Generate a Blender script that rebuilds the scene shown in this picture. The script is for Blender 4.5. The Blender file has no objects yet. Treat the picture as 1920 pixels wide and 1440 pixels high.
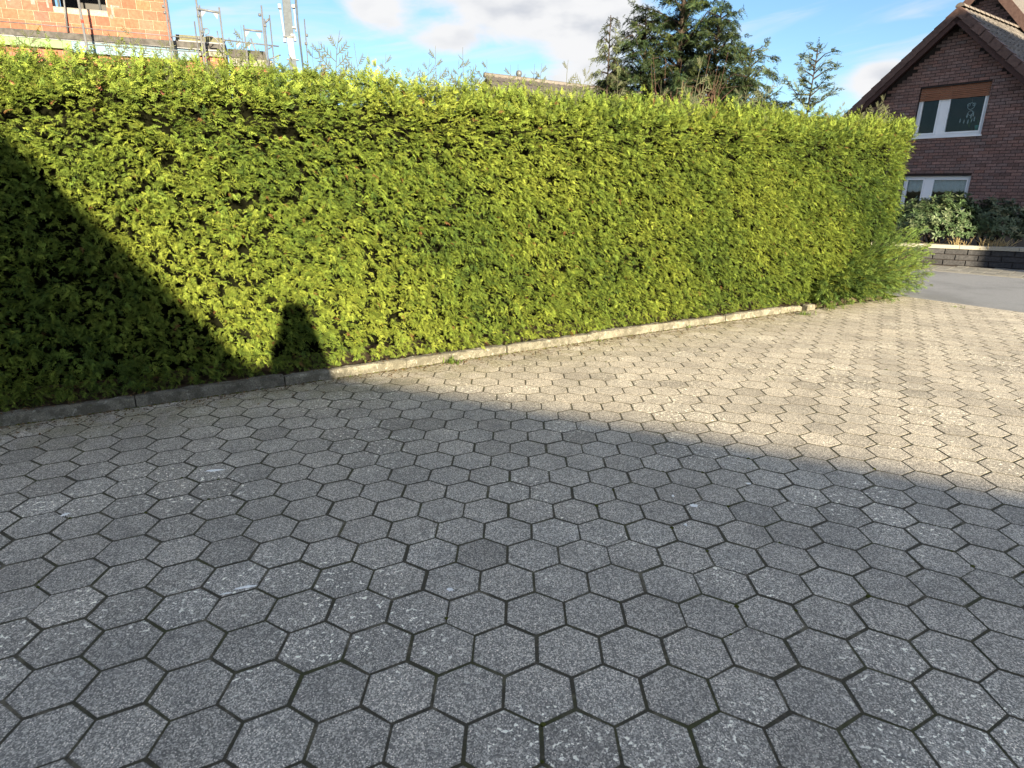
import bpy, bmesh, math, random
import numpy as np
from mathutils import Vector, Matrix, Euler

SC = bpy.context.scene
COL = SC.collection
rng = np.random.default_rng(7)
random.seed(7)
RAD = math.radians

# ------------------------------------------------------------------ camera
U = 0.215                                   # pitch of the hexagonal pavers in metres
F_PX = 1150.43
CAM = np.array([-0.0853, -1.5141, 1.4815])
R = np.array([[0.99993, 0.00740, 0.00932],
              [0.01109, -0.30480, -0.95235],
              [-0.00421, 0.95239, -0.30486]])
for i in range(3):                          # orthonormal rows: right, down, forward
    for j in range(i):
        R[i] -= R[j] * (R[i] @ R[j])
    R[i] /= np.linalg.norm(R[i])
cam_d = bpy.data.cameras.new('camera')
cam_d.sensor_fit = 'HORIZONTAL'; cam_d.sensor_width = 36.0; cam_d.lens = 36.0 * F_PX / 1920
cam_d.clip_start = 0.02; cam_d.clip_end = 2000
cam = bpy.data.objects.new('camera', cam_d); COL.objects.link(cam)
cam.matrix_world = Matrix(((R[0][0], -R[1][0], -R[2][0], CAM[0]), (R[0][1], -R[1][1], -R[2][1], CAM[1]),
                           (R[0][2], -R[1][2], -R[2][2], CAM[2]), (0, 0, 0, 1)))
SC.camera = cam


def ray(u, v):
    return R.T @ np.array([(u - 960) / F_PX, (v - 720) / F_PX, 1.0])


def at_z(u, v, z=0.0):
    d = ray(u, v); return CAM + d * (z - CAM[2]) / d[2]


def at_depth(u, v, t):
    return CAM + ray(u, v) * t


def at_plane(u, v, p0, n):
    d = ray(u, v); return CAM + d * (np.dot(p0 - CAM, n) / np.dot(d, n))


# ------------------------------------------------------------------ world, sun, exposure
SUN_DIR = np.array([0.318, -0.923, 0.217]); SUN_DIR /= np.linalg.norm(SUN_DIR)
SUN_EL = math.asin(SUN_DIR[2]); SUN_AZ = math.atan2(SUN_DIR[0], SUN_DIR[1])
SKY_STRENGTH = 0.050
SUN_STRENGTH = 5.0
EXPOSURE = 2.22
sun_d = bpy.data.lights.new('sun', 'SUN'); sun_d.energy = SUN_STRENGTH; sun_d.angle = RAD(0.6)
sun_d.color = (1.0, 0.84, 0.57)
sun = bpy.data.objects.new('sun', sun_d); COL.objects.link(sun)
sun.rotation_euler = Vector(SUN_DIR).to_track_quat('Z', 'Y').to_euler()
sun.location = (4, -12, 12)
SC.view_settings.view_transform = 'Standard'; SC.view_settings.look = 'None'
SC.view_settings.gamma = 1; SC.view_settings.use_curve_mapping = False
SC.view_settings.exposure = EXPOSURE


class NT:
    """tiny node-graph writer"""
    def __init__(s, tree): s.t = tree; s.n = tree.nodes; s.l = tree.links

    def put(s, sock, v):
        if hasattr(v, 'is_output') or isinstance(v, bpy.types.NodeSocket): s.l.new(v, sock)
        elif isinstance(v, (tuple, list)) and len(v) == 3 and sock.type == 'RGBA': sock.default_value = (*v, 1)
        else: sock.default_value = v

    def node(s, typ, **kw):
        nd = s.n.new(typ)
        for k, v in kw.items(): setattr(nd, k, v)
        return nd

    def math(s, op, a, b=0.0, c=None, clamp=False):
        nd = s.node('ShaderNodeMath', operation=op, use_clamp=clamp)
        s.put(nd.inputs[0], a); s.put(nd.inputs[1], b)
        if c is not None: s.put(nd.inputs[2], c)
        return nd.outputs[0]

    def vmath(s, op, a, b=None):
        nd = s.node('ShaderNodeVectorMath', operation=op)
        s.put(nd.inputs[0], a)
        if b is not None: s.put(nd.inputs[1], b)
        return nd.outputs[0]

    def ramp(s, f, lo, hi, a=0.0, b=1.0):
        nd = s.node('ShaderNodeMapRange', interpolation_type='SMOOTHSTEP')
        s.put(nd.inputs['Value'], f)
        nd.inputs['From Min'].default_value = lo; nd.inputs['From Max'].default_value = hi
        nd.inputs['To Min'].default_value = a; nd.inputs['To Max'].default_value = b
        return nd.outputs[0]

    def mix(s, f, a, b, mode='MIX'):
        nd = s.node('ShaderNodeMix', data_type='RGBA', blend_type=mode)
        s.put(nd.inputs['Factor'], f); s.put(nd.inputs[6], a); s.put(nd.inputs[7], b)
        return nd.outputs[2]

    def noise(s, vec, scale, detail=3, rough=0.55, dist=0.0, out=0):
        nd = s.node('ShaderNodeTexNoise')
        s.put(nd.inputs['Vector'], vec); nd.inputs['Scale'].default_value = scale
        nd.inputs['Detail'].default_value = detail; nd.inputs['Roughness'].default_value = rough
        nd.inputs['Distortion'].default_value = dist
        return nd.outputs[out]

    def voro(s, vec, scale, feature='F1', out=0):
        nd = s.node('ShaderNodeTexVoronoi', feature=feature)
        s.put(nd.inputs['Vector'], vec); nd.inputs['Scale'].default_value = scale
        return nd.outputs[out]

    def pos(s):
        return s.node('ShaderNodeNewGeometry').outputs['Position']


world = bpy.data.worlds.new('World'); SC.world = world; world.use_nodes = True
w = NT(world.node_tree); w.n.clear()
sky = w.node('ShaderNodeTexSky', sky_type='NISHITA'); sky.sun_disc = False
sky.sun_elevation = SUN_EL; sky.sun_rotation = SUN_AZ
sky.altitude = 100; sky.air_density = 1.0; sky.dust_density = 0.25; sky.ozone_density = 3.4
dirv = w.node('ShaderNodeTexCoord').outputs['Generated']
sep = w.node('ShaderNodeSeparateXYZ'); w.put(sep.inputs[0], dirv)
az = w.math('ARCTAN2', sep.outputs[0], sep.outputs[1])
el = w.math('ARCSINE', sep.outputs[2])


def azel(u, v):
    d = ray(u, v); d /= np.linalg.norm(d)
    return math.atan2(d[0], d[1]), math.asin(d[2])


comb = w.node('ShaderNodeCombineXYZ')
w.put(comb.inputs[0], w.math('MULTIPLY', az, 1.0)); w.put(comb.inputs[1], w.math('MULTIPLY', el, 2.2))
cv = comb.outputs[0]
fb = w.noise(cv, 7.0, 7, 0.58, 0.3)
fb2 = w.noise(cv, 2.1, 3, 0.5, 0.0)
# cumulus banks: (pixel centre, half widths in radians, weight); beyond the frame fb2 carries on the same cover
total = w.math('MULTIPLY', w.ramp(fb2, 0.36, 0.62), w.ramp(el, .16, .5, .06, .30))
for (u, v, sx, sy, wt) in [(706, 18, .045, .035, .38), (835, 78, .065, .026, .36), (900, 10, .10, .030, .26),
                           (1010, 20, .10, .045, .33), (1120, 50, .07, .07, .46), (1000, -110, .35, .05, .3),
                           (1090, 150, .10, .018, .30), (1655, 140, .035, .022, .3), (1700, 175, .14, .035, .3)]:
    a0, e0 = azel(u, v)
    da = w.math('DIVIDE', w.math('SUBTRACT', az, a0), sx); de = w.math('DIVIDE', w.math('SUBTRACT', el, e0), sy)
    r2 = w.math('ADD', w.math('MULTIPLY', da, da), w.math('MULTIPLY', de, de))
    total = w.math('ADD', total, w.math('MULTIPLY', w.math('EXPONENT', w.math('MULTIPLY', r2, -1.0)), wt))
dens = w.ramp(w.math('ADD', total, w.math('MULTIPLY', fb, 0.62)), 0.50, 0.72)
# high cirrus, streaked along one direction
cv2 = w.node('ShaderNodeCombineXYZ')
w.put(cv2.inputs[0], w.math('MULTIPLY', w.math('ADD', az, w.math('MULTIPLY', el, -1.2)), 2.2))
w.put(cv2.inputs[1], w.math('MULTIPLY', w.math('ADD', el, w.math('MULTIPLY', az, -0.10)), 17.0))
ci = w.noise(cv2.outputs[0], 1.6, 5, 0.55, 0.6)
cirrus = w.math('MULTIPLY', w.ramp(ci, 0.46, 0.74), 0.75)
shade = w.ramp(w.noise(cv, 9.0, 4, 0.5), 0.42, 0.66)
shade = w.math('MULTIPLY', shade, w.ramp(total, 0.25, 0.6, 0.0, 0.8))
ccol = w.mix(shade, (0.200, 0.201, 0.204), (0.124, 0.132, 0.148))
# sunward cloud glow, pushed up strongly as added fill light on the shaded hedge
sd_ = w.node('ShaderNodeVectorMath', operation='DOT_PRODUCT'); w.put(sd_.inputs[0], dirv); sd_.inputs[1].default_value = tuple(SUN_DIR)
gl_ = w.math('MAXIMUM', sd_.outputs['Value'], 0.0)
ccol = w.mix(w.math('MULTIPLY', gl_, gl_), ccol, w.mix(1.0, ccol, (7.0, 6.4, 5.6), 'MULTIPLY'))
bg_sky = w.node('ShaderNodeBackground'); w.put(bg_sky.inputs[0], sky.outputs[0]); bg_sky.inputs[1].default_value = SKY_STRENGTH
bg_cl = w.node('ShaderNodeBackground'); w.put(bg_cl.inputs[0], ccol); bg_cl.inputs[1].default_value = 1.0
above = w.ramp(sep.outputs[2], -0.02, 0.02)
fac = w.math('MULTIPLY', w.math('MAXIMUM', dens, cirrus), above)
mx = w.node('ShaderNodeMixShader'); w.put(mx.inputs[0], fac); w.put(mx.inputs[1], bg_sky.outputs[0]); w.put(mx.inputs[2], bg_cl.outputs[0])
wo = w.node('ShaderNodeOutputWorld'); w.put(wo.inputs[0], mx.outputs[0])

# ------------------------------------------------------------------ object helpers


def tag(o, label=None, cat=None, group=None, kind=None):
    if label: o['label'] = label
    if cat: o['category'] = cat
    if group: o['group'] = group
    if kind: o['kind'] = kind
    return o


def link(o, parent=None):
    COL.objects.link(o)
    if parent is not None: o.parent = parent
    return o


def empty(name, loc=(0, 0, 0), **kw):
    o = bpy.data.objects.new(name, None); o.location = Vector(loc); o.empty_display_size = 0.2
    link(o); tag(o, **kw)
    return o


def pw(parent):
    """world translation of a parent (parents are only ever moved, never turned)"""
    v = Vector((0, 0, 0))
    while parent is not None:
        v += parent.location; parent = parent.parent
    return v


class MB:
    """collects faces in world coordinates and builds one mesh"""
    def __init__(s): s.v = []; s.f = []; s.smooth = []

    def add(s, verts, faces, smooth=False):
        b = len(s.v); s.v += [tuple(map(float, p)) for p in verts]
        s.f += [tuple(i + b for i in f) for f in faces]; s.smooth += [smooth] * len(faces)

    def box(s, c, ax, ay, az, hx, hy, hz):
        c = np.array(c, float); ax, ay, az = [np.array(q, float) for q in (ax, ay, az)]
        P = [c + ax * hx * i + ay * hy * j + az * hz * k for k in (-1, 1) for j in (-1, 1) for i in (-1, 1)]
        F = [(0, 2, 3, 1), (4, 5, 7, 6), (0, 1, 5, 4), (2, 6, 7, 3), (0, 4, 6, 2), (1, 3, 7, 5)]
        if np.dot(np.cross(ax, ay), az) < 0: F = [f[::-1] for f in F]
        s.add(P, F)

    def aabox(s, lo, hi):
        lo = np.array(lo, float); hi = np.array(hi, float); c = (lo + hi) / 2; h = (hi - lo) / 2
        s.box(c, (1, 0, 0), (0, 1, 0), (0, 0, 1), *h)

    def tube(s, pts, r, seg=8, cap=True):
        pts = [np.array(p, float) for p in pts]
        rs = r if hasattr(r, '__len__') else [r] * len(pts)
        V = []; F = []; ref = None
        for i, p in enumerate(pts):
            t = pts[min(i + 1, len(pts) - 1)] - pts[max(i - 1, 0)]; t /= np.linalg.norm(t) + 1e-12
            if ref is None: ref = np.array([0, 0, 1.0]) if abs(t[2]) < .9 else np.array([1.0, 0, 0])
            a = np.cross(t, ref); a /= np.linalg.norm(a) + 1e-12; b = np.cross(t, a); ref = np.cross(a, t)
            for k in range(seg):
                th = 2 * math.pi * k / seg; V.append(p + (a * math.cos(th) + b * math.sin(th)) * rs[i])
        for i in range(len(pts) - 1):
            for k in range(seg):
                k2 = (k + 1) % seg; F.append((i * seg + k, i * seg + k2, (i + 1) * seg + k2, (i + 1) * seg + k))
        if cap:
            F.append(tuple(range(seg - 1, -1, -1))); F.append(tuple((len(pts) - 1) * seg + k for k in range(seg)))
        s.add(V, F, True)

    def bar(s, a, b, up, w_, h_):
        a = np.array(a, float); b = np.array(b, float); t = b - a; L = np.linalg.norm(t); t /= L
        up = np.array(up, float); side = np.cross(t, up); side /= np.linalg.norm(side); up2 = np.cross(side, t)
        s.box((a + b) / 2, t, side, up2, L / 2, w_ / 2, h_ / 2)

    def build(s, name, mat, parent=None, bevel=0, **kw):
        off = pw(parent)
        me = bpy.data.meshes.new(name)
        me.from_pydata([(x - off.x, y - off.y, z - off.z) for x, y, z in s.v], [], s.f)
        me.polygons.foreach_set('use_smooth', s.smooth); me.update()
        o = bpy.data.objects.new(name, me)
        if mat: me.materials.append(mat)
        a_ = me.attributes.new('tone', 'FLOAT_COLOR', 'FACE'); a_.data.foreach_set('color', [1.0] * (4 * len(s.f)))
        link(o, parent)
        if bevel:
            m = o.modifiers.new('bevel', 'BEVEL'); m.width = bevel; m.segments = 2; m.limit_method = 'ANGLE'
        return tag(o, **kw)


def mesh_of(verts, faces, mat, smooth=False, name='mesh'):
    me = bpy.data.meshes.new(name); me.from_pydata([tuple(map(float, v)) for v in verts], [], faces)
    if smooth: me.polygons.foreach_set('use_smooth', [True] * len(faces))
    me.materials.append(mat); me.update()
    return me


def joined(name, base, items, mat, parent=None, **kw):
    """items: (matrix 4x4 np, tone rgb, variant); base: list of (verts, faces); ONE mesh with a face colour 'tone'"""
    V = []; F = []; T = []; b = 0; off = np.array(pw(parent))
    for M, tone, k in items:
        v, f = base[k]; v = np.asarray(v)
        V.append(v @ M[:3, :3].T + M[:3, 3] - off); F += [tuple(i + b for i in q) for q in f]; b += len(v); T += [tone] * len(f)
    me = bpy.data.meshes.new(name)
    me.from_pydata(np.concatenate(V).tolist(), [], F)
    a = me.attributes.new('tone', 'FLOAT_COLOR', 'FACE')
    a.data.foreach_set('color', np.array([(*t, 1) for t in T], 'f').ravel())
    me.materials.append(mat); me.update()
    o = bpy.data.objects.new(name, me); link(o, parent)
    return tag(o, **kw)


def pieces(name, base, items, mat, parent, limit=300, key=None):
    """the first `limit` items (by key) each an object sharing mesh data; the rest one joined 'stuff' part"""
    if key: items = sorted(items, key=key)
    meshes = []
    for v, f in base:
        me = mesh_of(v, f, mat, name=name)
        a = me.attributes.new('tone', 'FLOAT_COLOR', 'FACE'); a.data.foreach_set('color', [1.0] * 4 * len(f))
        meshes.append(me)
    off = Matrix.Translation(-pw(parent))
    for M, tone, k in items[:limit]:
        o = bpy.data.objects.new(name, meshes[k]); link(o, parent)
        o.matrix_basis = off @ Matrix(M.tolist()); o.color = (*tone, 1)
    if len(items) > limit:
        joined(name, base, items[limit:], mat, parent, kind='stuff')


def frame_m(o, x, y, z):
    M = np.eye(4); M[:3, 0] = x; M[:3, 1] = y; M[:3, 2] = z; M[:3, 3] = o
    return M


BOX_V = np.array([(x, y, z) for z in (-.5, .5) for y in (-.5, .5) for x in (-.5, .5)])
BOX_F = [(0, 2, 3, 1), (4, 5, 7, 6), (0, 1, 5, 4), (2, 6, 7, 3), (0, 4, 6, 2), (1, 3, 7, 5)]


def block_base(w_, d_, h_, ch):
    """a block: x width, y = outward, z height, chamfered on its outward face (y = +d/2)"""
    V = []
    for (y, e) in ((-d_ / 2, 0), (d_ / 2 - ch, 0), (d_ / 2, ch)):
        for (sx, sz) in ((-1, -1), (1, -1), (1, 1), (-1, 1)):
            V.append((sx * (w_ / 2 - e), y, sz * (h_ / 2 - e)))
    F = [(8, 11, 10, 9)]
    for r in (0, 4):
        for k in range(4):
            k2 = (k + 1) % 4; F.append((r + k, r + 4 + k, r + 4 + k2, r + k2))
    return np.array(V), F


# ------------------------------------------------------------------ materials
def new_mat(name):
    m = bpy.data.materials.new(name); m.use_nodes = True
    g = NT(m.node_tree); bs = g.n['Principled BSDF']
    return m, g, bs


def bump(g, bs, h, strength=.4, dist=.01):
    b = g.node('ShaderNodeBump'); b.inputs['Strength'].default_value = strength; b.inputs['Distance'].default_value = dist
    g.put(b.inputs['Height'], h); g.put(bs.inputs['Normal'], b.outputs[0])


def tone_of(g):
    a = g.node('ShaderNodeAttribute', attribute_name='tone'); oi = g.node('ShaderNodeObjectInfo')
    return g.mix(1.0, a.outputs['Color'], oi.outputs['Color'], 'MULTIPLY')


def simple(name, col, rough=.6, metal=0, var=.15, scale=30, bmp=0.0, spec=.12):
    m, g, bs = new_mat(name); p = g.pos()
    n = g.noise(p, scale, 4)
    c = g.mix(g.ramp(n, .3, .7), tuple(x * (1 - var) for x in col), tuple(x * (1 + var) for x in col))
    g.put(bs.inputs['Base Color'], c); bs.inputs['Roughness'].default_value = rough; bs.inputs['Metallic'].default_value = metal
    bs.inputs['Specular IOR Level'].default_value = spec
    if bmp: bump(g, bs, n, bmp, .005)
    return m


KD = np.array([0.853, 0.522, 0.0]); KD /= np.linalg.norm(KD)
KN = np.array([KD[1], -KD[0], 0.0])                     # towards the driveway
KA = np.array([-2.735, 2.478, 0.0])                     # a point on the foot of the kerb


def mat_paver():
    m, g, bs = new_mat('paver_concrete'); p = g.pos(); tone = tone_of(g)
    fine = g.noise(p, 260, 3, .7)
    spk = g.voro(p, 130)
    spc = g.voro(p, 130, out=1)
    sepc = g.node('ShaderNodeSeparateColor'); g.put(sepc.inputs[0], spc)
    cell = g.node('ShaderNodeSeparateColor'); g.put(cell.inputs[0], g.voro(p, 230, out=1))
    col = g.mix(g.math('POWER', cell.outputs[1], 2.0), (.062, .063, .064), (.50, .49, .475))
    col = g.mix(.30, col, g.mix(g.ramp(fine, .35, .66), (.075, .076, .078), (.28, .275, .265)))
    speck = g.math('MULTIPLY', g.ramp(spk, .30, .18), g.ramp(sepc.outputs[0], .55, .70))
    col = g.mix(g.math('MULTIPLY', speck, .9), col, (.62, .61, .59))
    # broad dirt and dark wear
    dirt = g.ramp(g.noise(p, 1.7, 6, .7), .42, .62)
    col = g.mix(g.math('MULTIPLY', dirt, .50), col, g.mix(.5, col, (.052, .053, .058), 'MIX'), 'MIX')
    blot = g.ramp(g.noise(p, 11, 4, .65), .56, .72)
    col = g.mix(g.math('MULTIPLY', blot, .35), col, (.06, .062, .068))
    # lichen crust: small pale rosettes gathered in patches
    patch = g.ramp(g.noise(p, 1.3, 3, .6), .46, .62)
    lich = g.math('MULTIPLY', g.ramp(g.noise(p, 46, 2, .55, .0), .615, .65), patch)
    col = g.mix(g.math('MULTIPLY', lich, .85), col, (.60, .62, .60))
    # algae towards the kerb
    dk = g.vmath('DOT_PRODUCT', g.vmath('SUBTRACT', p, tuple(KA)), tuple(KN))
    nd = g.n[-1] if False else None
    dkv = None
    for q in g.n:
        if q.type == 'VECT_MATH' and q.operation == 'DOT_PRODUCT': dkv = q.outputs['Value']
    alg = g.math('MULTIPLY', g.ramp(dkv, .9, .0), g.ramp(g.noise(p, 5, 4, .6), .32, .62))
    col = g.mix(g.math('MULTIPLY', alg, .5), col, (.085, .085, .035))
    col = g.mix(1.0, col, tone, 'MULTIPLY')
    col = g.mix(1.0, col, (1.95, 1.80, 1.56), 'MULTIPLY')
    # sides of each stone painted soil-dark to hide their bright sunlit edges
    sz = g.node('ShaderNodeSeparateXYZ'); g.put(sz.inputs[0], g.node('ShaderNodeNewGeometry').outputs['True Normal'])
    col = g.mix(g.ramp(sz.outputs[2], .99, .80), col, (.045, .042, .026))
    g.put(bs.inputs['Base Color'], col); bs.inputs['Roughness'].default_value = .82
    bs.inputs['Specular IOR Level'].default_value = .35
    h = g.math('ADD', g.math('MULTIPLY', fine, .6), g.math('MULTIPLY', g.noise(p, 35, 3), .8))
    bump(g, bs, h, .55, .003)
    return m


def mat_joint():
    m, g, bs = new_mat('joint_soil_and_moss'); p = g.pos()
    n = g.ramp(g.noise(p, 3.2, 5, .7), .45, .66)
    c = g.mix(g.noise(p, 120, 3, .7), (.028, .025, .018), (.100, .086, .058))
    mossc = g.mix(g.noise(p, 90, 3), (.028, .032, .010), (.090, .092, .028))
    g.put(bs.inputs['Base Color'], g.mix(g.math('MULTIPLY', n, .8), g.mix(g.math('MULTIPLY', g.ramp(g.noise(p, 7.5, 4, .7), .50, .64), .8), c, (.170, .148, .104)), mossc)); bs.inputs['Roughness'].default_value = 1
    bump(g, bs, g.noise(p, 150, 4), .8, .006)
    return m


def mat_kerb():
    m, g, bs = new_mat('weathered_kerb_concrete'); p = g.pos(); tone = tone_of(g)
    c = g.mix(g.ramp(g.noise(p, 160, 4, .7), .3, .7), (.075, .072, .060), (.230, .220, .182))
    c = g.mix(g.math('MULTIPLY', g.ramp(g.noise(p, 9, 6, .75), .42, .58), .75), c, (.058, .055, .042))
    c = g.mix(g.math('MULTIPLY', g.ramp(g.noise(p, 28, 4, .6), .60, .68), .75), c, (.28, .28, .25))
    c = g.mix(g.math('MULTIPLY', g.ramp(g.noise(p, 13, 4, .7), .60, .72), .6), c, (.07, .075, .025))
    g.put(bs.inputs['Base Color'], g.mix(1, c, tone, 'MULTIPLY')); bs.inputs['Roughness'].default_value = .95
    bump(g, bs, g.math('ADD', g.noise(p, 60, 5, .7), g.math('MULTIPLY', g.noise(p, 9, 3), 1.5)), .9, .012)
    return m


def mat_leaf(name, transl=.35, rough=.6, gloss=.3, instancer=True, base=(1, 1, 1)):
    m, g, bs = new_mat(name)
    if instancer:
        a = g.node('ShaderNodeAttribute', attribute_name='tint', attribute_type='INSTANCER'); c = a.outputs['Color']
    else:
        n = g.noise(g.pos(), 25, 3); c = g.mix(n, tuple(x * .65 for x in base), tuple(x * 1.35 for x in base))
    g.put(bs.inputs['Base Color'], c); bs.inputs['Roughness'].default_value = rough
    bs.inputs['Specular IOR Level'].default_value = gloss
    tr = g.node('ShaderNodeBsdfTranslucent'); g.put(tr.inputs[0], c)
    ms = g.node('ShaderNodeMixShader'); ms.inputs[0].default_value = transl
    g.put(ms.inputs[1], bs.outputs[0]); g.put(ms.inputs[2], tr.outputs[0])
    g.put(g.n['Material Output'].inputs[0], ms.outputs[0])
    return m


def mat_brick(name, dark, light, scale=40, rough=.8):
    m, g, bs = new_mat(name); p = g.pos(); tone = tone_of(g)
    c = g.mix(g.ramp(g.noise(p, scale, 5, .7), .3, .7), dark, light)
    c = g.mix(1, c, tone, 'MULTIPLY')
    g.put(bs.inputs['Base Color'], c); bs.inputs['Roughness'].default_value = rough; bs.inputs['Specular IOR Level'].default_value = .2
    bump(g, bs, g.noise(p, scale * 1.5, 4, .7), .5, .006)
    return m


M = {}
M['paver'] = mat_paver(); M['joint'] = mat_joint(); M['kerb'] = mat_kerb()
M['frond'] = mat_leaf('thuja_frond', .24, .62, .15)
M['dark_frond'] = mat_leaf('cypress_frond', .15, .6, .25)
M['leather_leaf'] = mat_leaf('rhododendron_leaf', .08, .5, .3)
M['blade'] = mat_leaf('grass_blade', .3, .6, .2, False, (.10, .15, .03))
M['shoot'] = mat_leaf('thuja_shoot', .3, .7, .2, False, (.115, .125, .075))
M['straw'] = mat_leaf('dry_stem', .3, .7, .2, False, (.38, .30, .16))
M['hedge_core'] = simple('hedge_inner_shade', (.005, .0055, .003), 1, 0, .5, 18, spec=0)
M['bark'] = simple('bark', (.035, .027, .022), .9, 0, .35, 60, .6)
M['red_bark'] = simple('reddish_twig_bark', (.095, .055, .045), .8, 0, .3, 60)
M['soil'] = simple('garden_soil', (.055, .042, .030), 1, 0, .5, 14, .8)
M['house_brick'] = mat_brick('dark_red_brick', (.135, .083, .076), (.245, .160, .145), 30)
M['mortar'] = simple('dark_mortar', (.035, .028, .027), .95, 0, .3, 60)
M['clay_block'] = mat_brick('orange_clay_block', (.190, .063, .042), (.262, .096, .066), 12)
M['clay_mortar'] = simple('pale_mortar', (.34, .23, .18), .95, 0, .2, 30)
M['wall_block'] = mat_brick('anthracite_wall_block', (.022, .023, .026), (.052, .052, .056), 25, .85)
M['coping'] = mat_brick('wall_coping_concrete', (.22, .21, .19), (.32, .31, .28), 60, .85)
M['roof_tile'] = mat_brick('grey_brown_roof_tile', (.075, .068, .066), (.150, .138, .130), 20, .6)
M['verge'] = mat_brick('brown_verge_tile', (.085, .052, .045), (.125, .080, .070), 14, .55)
M['fascia'] = simple('brown_painted_wood', (.062, .036, .033), .6, 0, .15, 20)
M['white'] = simple('white_window_plastic', (.78, .80, .84), .35, 0, .02, 5)
M['shutter'] = simple('orange_brown_shutter', (.25, .115, .070), .5, 0, .08, 10)
M['curtain'] = simple('white_lace_curtain', (.80, .84, .88), .9, 0, .12, 35)
M['dark'] = simple('dark_room', (.012, .012, .013), .9, 0, .4, 3)
M['concrete'] = simple('grey_concrete', (.16, .155, .15), .9, 0, .25, 9, .4)
M['felt'] = simple('bitumen_felt', (.062, .060, .060), .9, 0, .3, 8, .3)
M['green_foam'] = simple('pale_green_foam_board', (.14, .22, .11), .7, 0, .08, 6)
M['blue_foam'] = simple('pale_blue_foam_board', (.12, .19, .25), .7, 0, .08, 6)
M['galv'] = simple('galvanised_steel', (.115, .122, .136), .5, .2, .12, 25)
M['galv_dark'] = simple('weathered_steel', (.105, .112, .125), .5, .3, .2, 25)
M['mast_grey'] = simple('grey_painted_mast', (.055, .068, .088), .55, 0, .15, 12)
M['red'] = simple('red_plastic', (.5, .04, .03), .5)
M['timber'] = simple('sawn_timber', (.10, .10, .065), .8, 0, .2, 20)
M['black'] = simple('black_plastic', (.02, .02, .022), .4)
M['dropping'] = simple('dried_white_dropping', (.90, .90, .87), .9, 0, .1, 60, .5)
M['moss'] = simple('moss', (.060, .066, .016), 1, 0, .5, 130, .8)
M['cloth'] = simple('navy_jacket_cloth', (.03, .04, .07), .9); M['trouser'] = simple('denim', (.05, .07, .12), .9)
M['skin'] = simple('skin', (.50, .30, .21), .5, 0, .05); M['hair'] = simple('brown_hair', (.05, .03, .02), .6)
M['render_wall'] = simple('white_render_wall', (.60, .58, .54), .9, 0, .05, 8)
M['teal'] = simple('turquoise_glazed_pot', (.10, .36, .33), .3)


def mat_glass():
    m, g, bs = new_mat('window_glass')
    gl = g.node('ShaderNodeBsdfGlossy'); gl.inputs['Roughness'].default_value = .02; gl.inputs[0].default_value = (.9, .95, 1, 1)
    tr = g.node('ShaderNodeBsdfTransparent'); tr.inputs[0].default_value = (.80, .84, .84, 1)
    fr = g.node('ShaderNodeFresnel'); fr.inputs[0].default_value = 1.33
    ms = g.node('ShaderNodeMixShader'); g.put(ms.inputs[0], g.math('ADD', fr.outputs[0], .0)); g.put(ms.inputs[1], tr.outputs[0]); g.put(ms.inputs[2], gl.outputs[0])
    g.put(g.n['Material Output'].inputs[0], ms.outputs[0])
    return m


M['glass'] = mat_glass()


def mat_asphalt():
    m, g, bs = new_mat('asphalt'); p = g.pos()
    c = g.mix(g.ramp(g.noise(p, 110, 4, .75), .3, .7), (.12, .125, .135), (.27, .28, .30))
    c = g.mix(g.math('MULTIPLY', g.ramp(g.noise(p, .9, 4, .6), .45, .65), .4), c, (.075, .078, .085))
    g.put(bs.inputs['Base Color'], c); bs.inputs['Roughness'].default_value = .75
    bump(g, bs, g.noise(p, 120, 4, .7), .5, .004)
    return m


M['asphalt'] = mat_asphalt()
M['pavement'] = mat_brick('grey_pavement_stone', (.11, .11, .105), (.22, .215, .20), 60, .9)

# ------------------------------------------------------------------ ground
# broad earth sheet to the horizon
m, g_, bs_ = new_mat('lawn_and_earth'); p_ = g_.pos()
g_.put(bs_.inputs['Base Color'], g_.mix(g_.ramp(g_.noise(p_, .6, 6, .7), .35, .65), (.035, .050, .016), (.070, .080, .028)))
bs_.inputs['Roughness'].default_value = 1
b = MB(); b.add([(-900, -900, -.06), (900, -900, -.06), (900, 900, -.06), (-900, 900, -.06)], [(0, 1, 2, 3)])
b.build('ground', m, kind='structure')

# road edge and far kerb lines in plan
RE_A = at_z(1737.7, 561); RE_B = at_z(1920, 585.5)       # edge where the driveway meets the road
RE_D = (RE_B - RE_A); RE_D /= np.linalg.norm(RE_D)
FE_A = at_z(1770, 508); FE_B = at_z(1920, 520.5)         # far edge of the asphalt
FE_D = (FE_B - FE_A); FE_D /= np.linalg.norm(FE_D)
WB_A = np.array([9.0, 11.73, 0]); WD = np.array([.894, -.448, 0.]); WD /= np.linalg.norm(WD); WN = np.array([WD[1], -WD[0], 0])

q = [RE_A - RE_D * 14, RE_A + RE_D * 30, FE_A + FE_D * 30, FE_A - FE_D * 22]
b = MB(); b.add([(x, y, -.012) for x, y, z in q], [(0, 1, 2, 3)]); b.build('road', M['asphalt'], kind='structure')

# driveway bed under the pavers (sand, soil and moss in the joints)
def clip(poly, p0, n):
    """keep the side where (x-p0).n >= 0"""
    out = []
    for i in range(len(poly)):
        a, c = poly[i], poly[(i + 1) % len(poly)]
        da = np.dot(a - p0[:2], n[:2]); dc = np.dot(c - p0[:2], n[:2])
        if da >= 0: out.append(a)
        if da * dc < 0: out.append(a + (c - a) * da / (da - dc))
    return out


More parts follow.
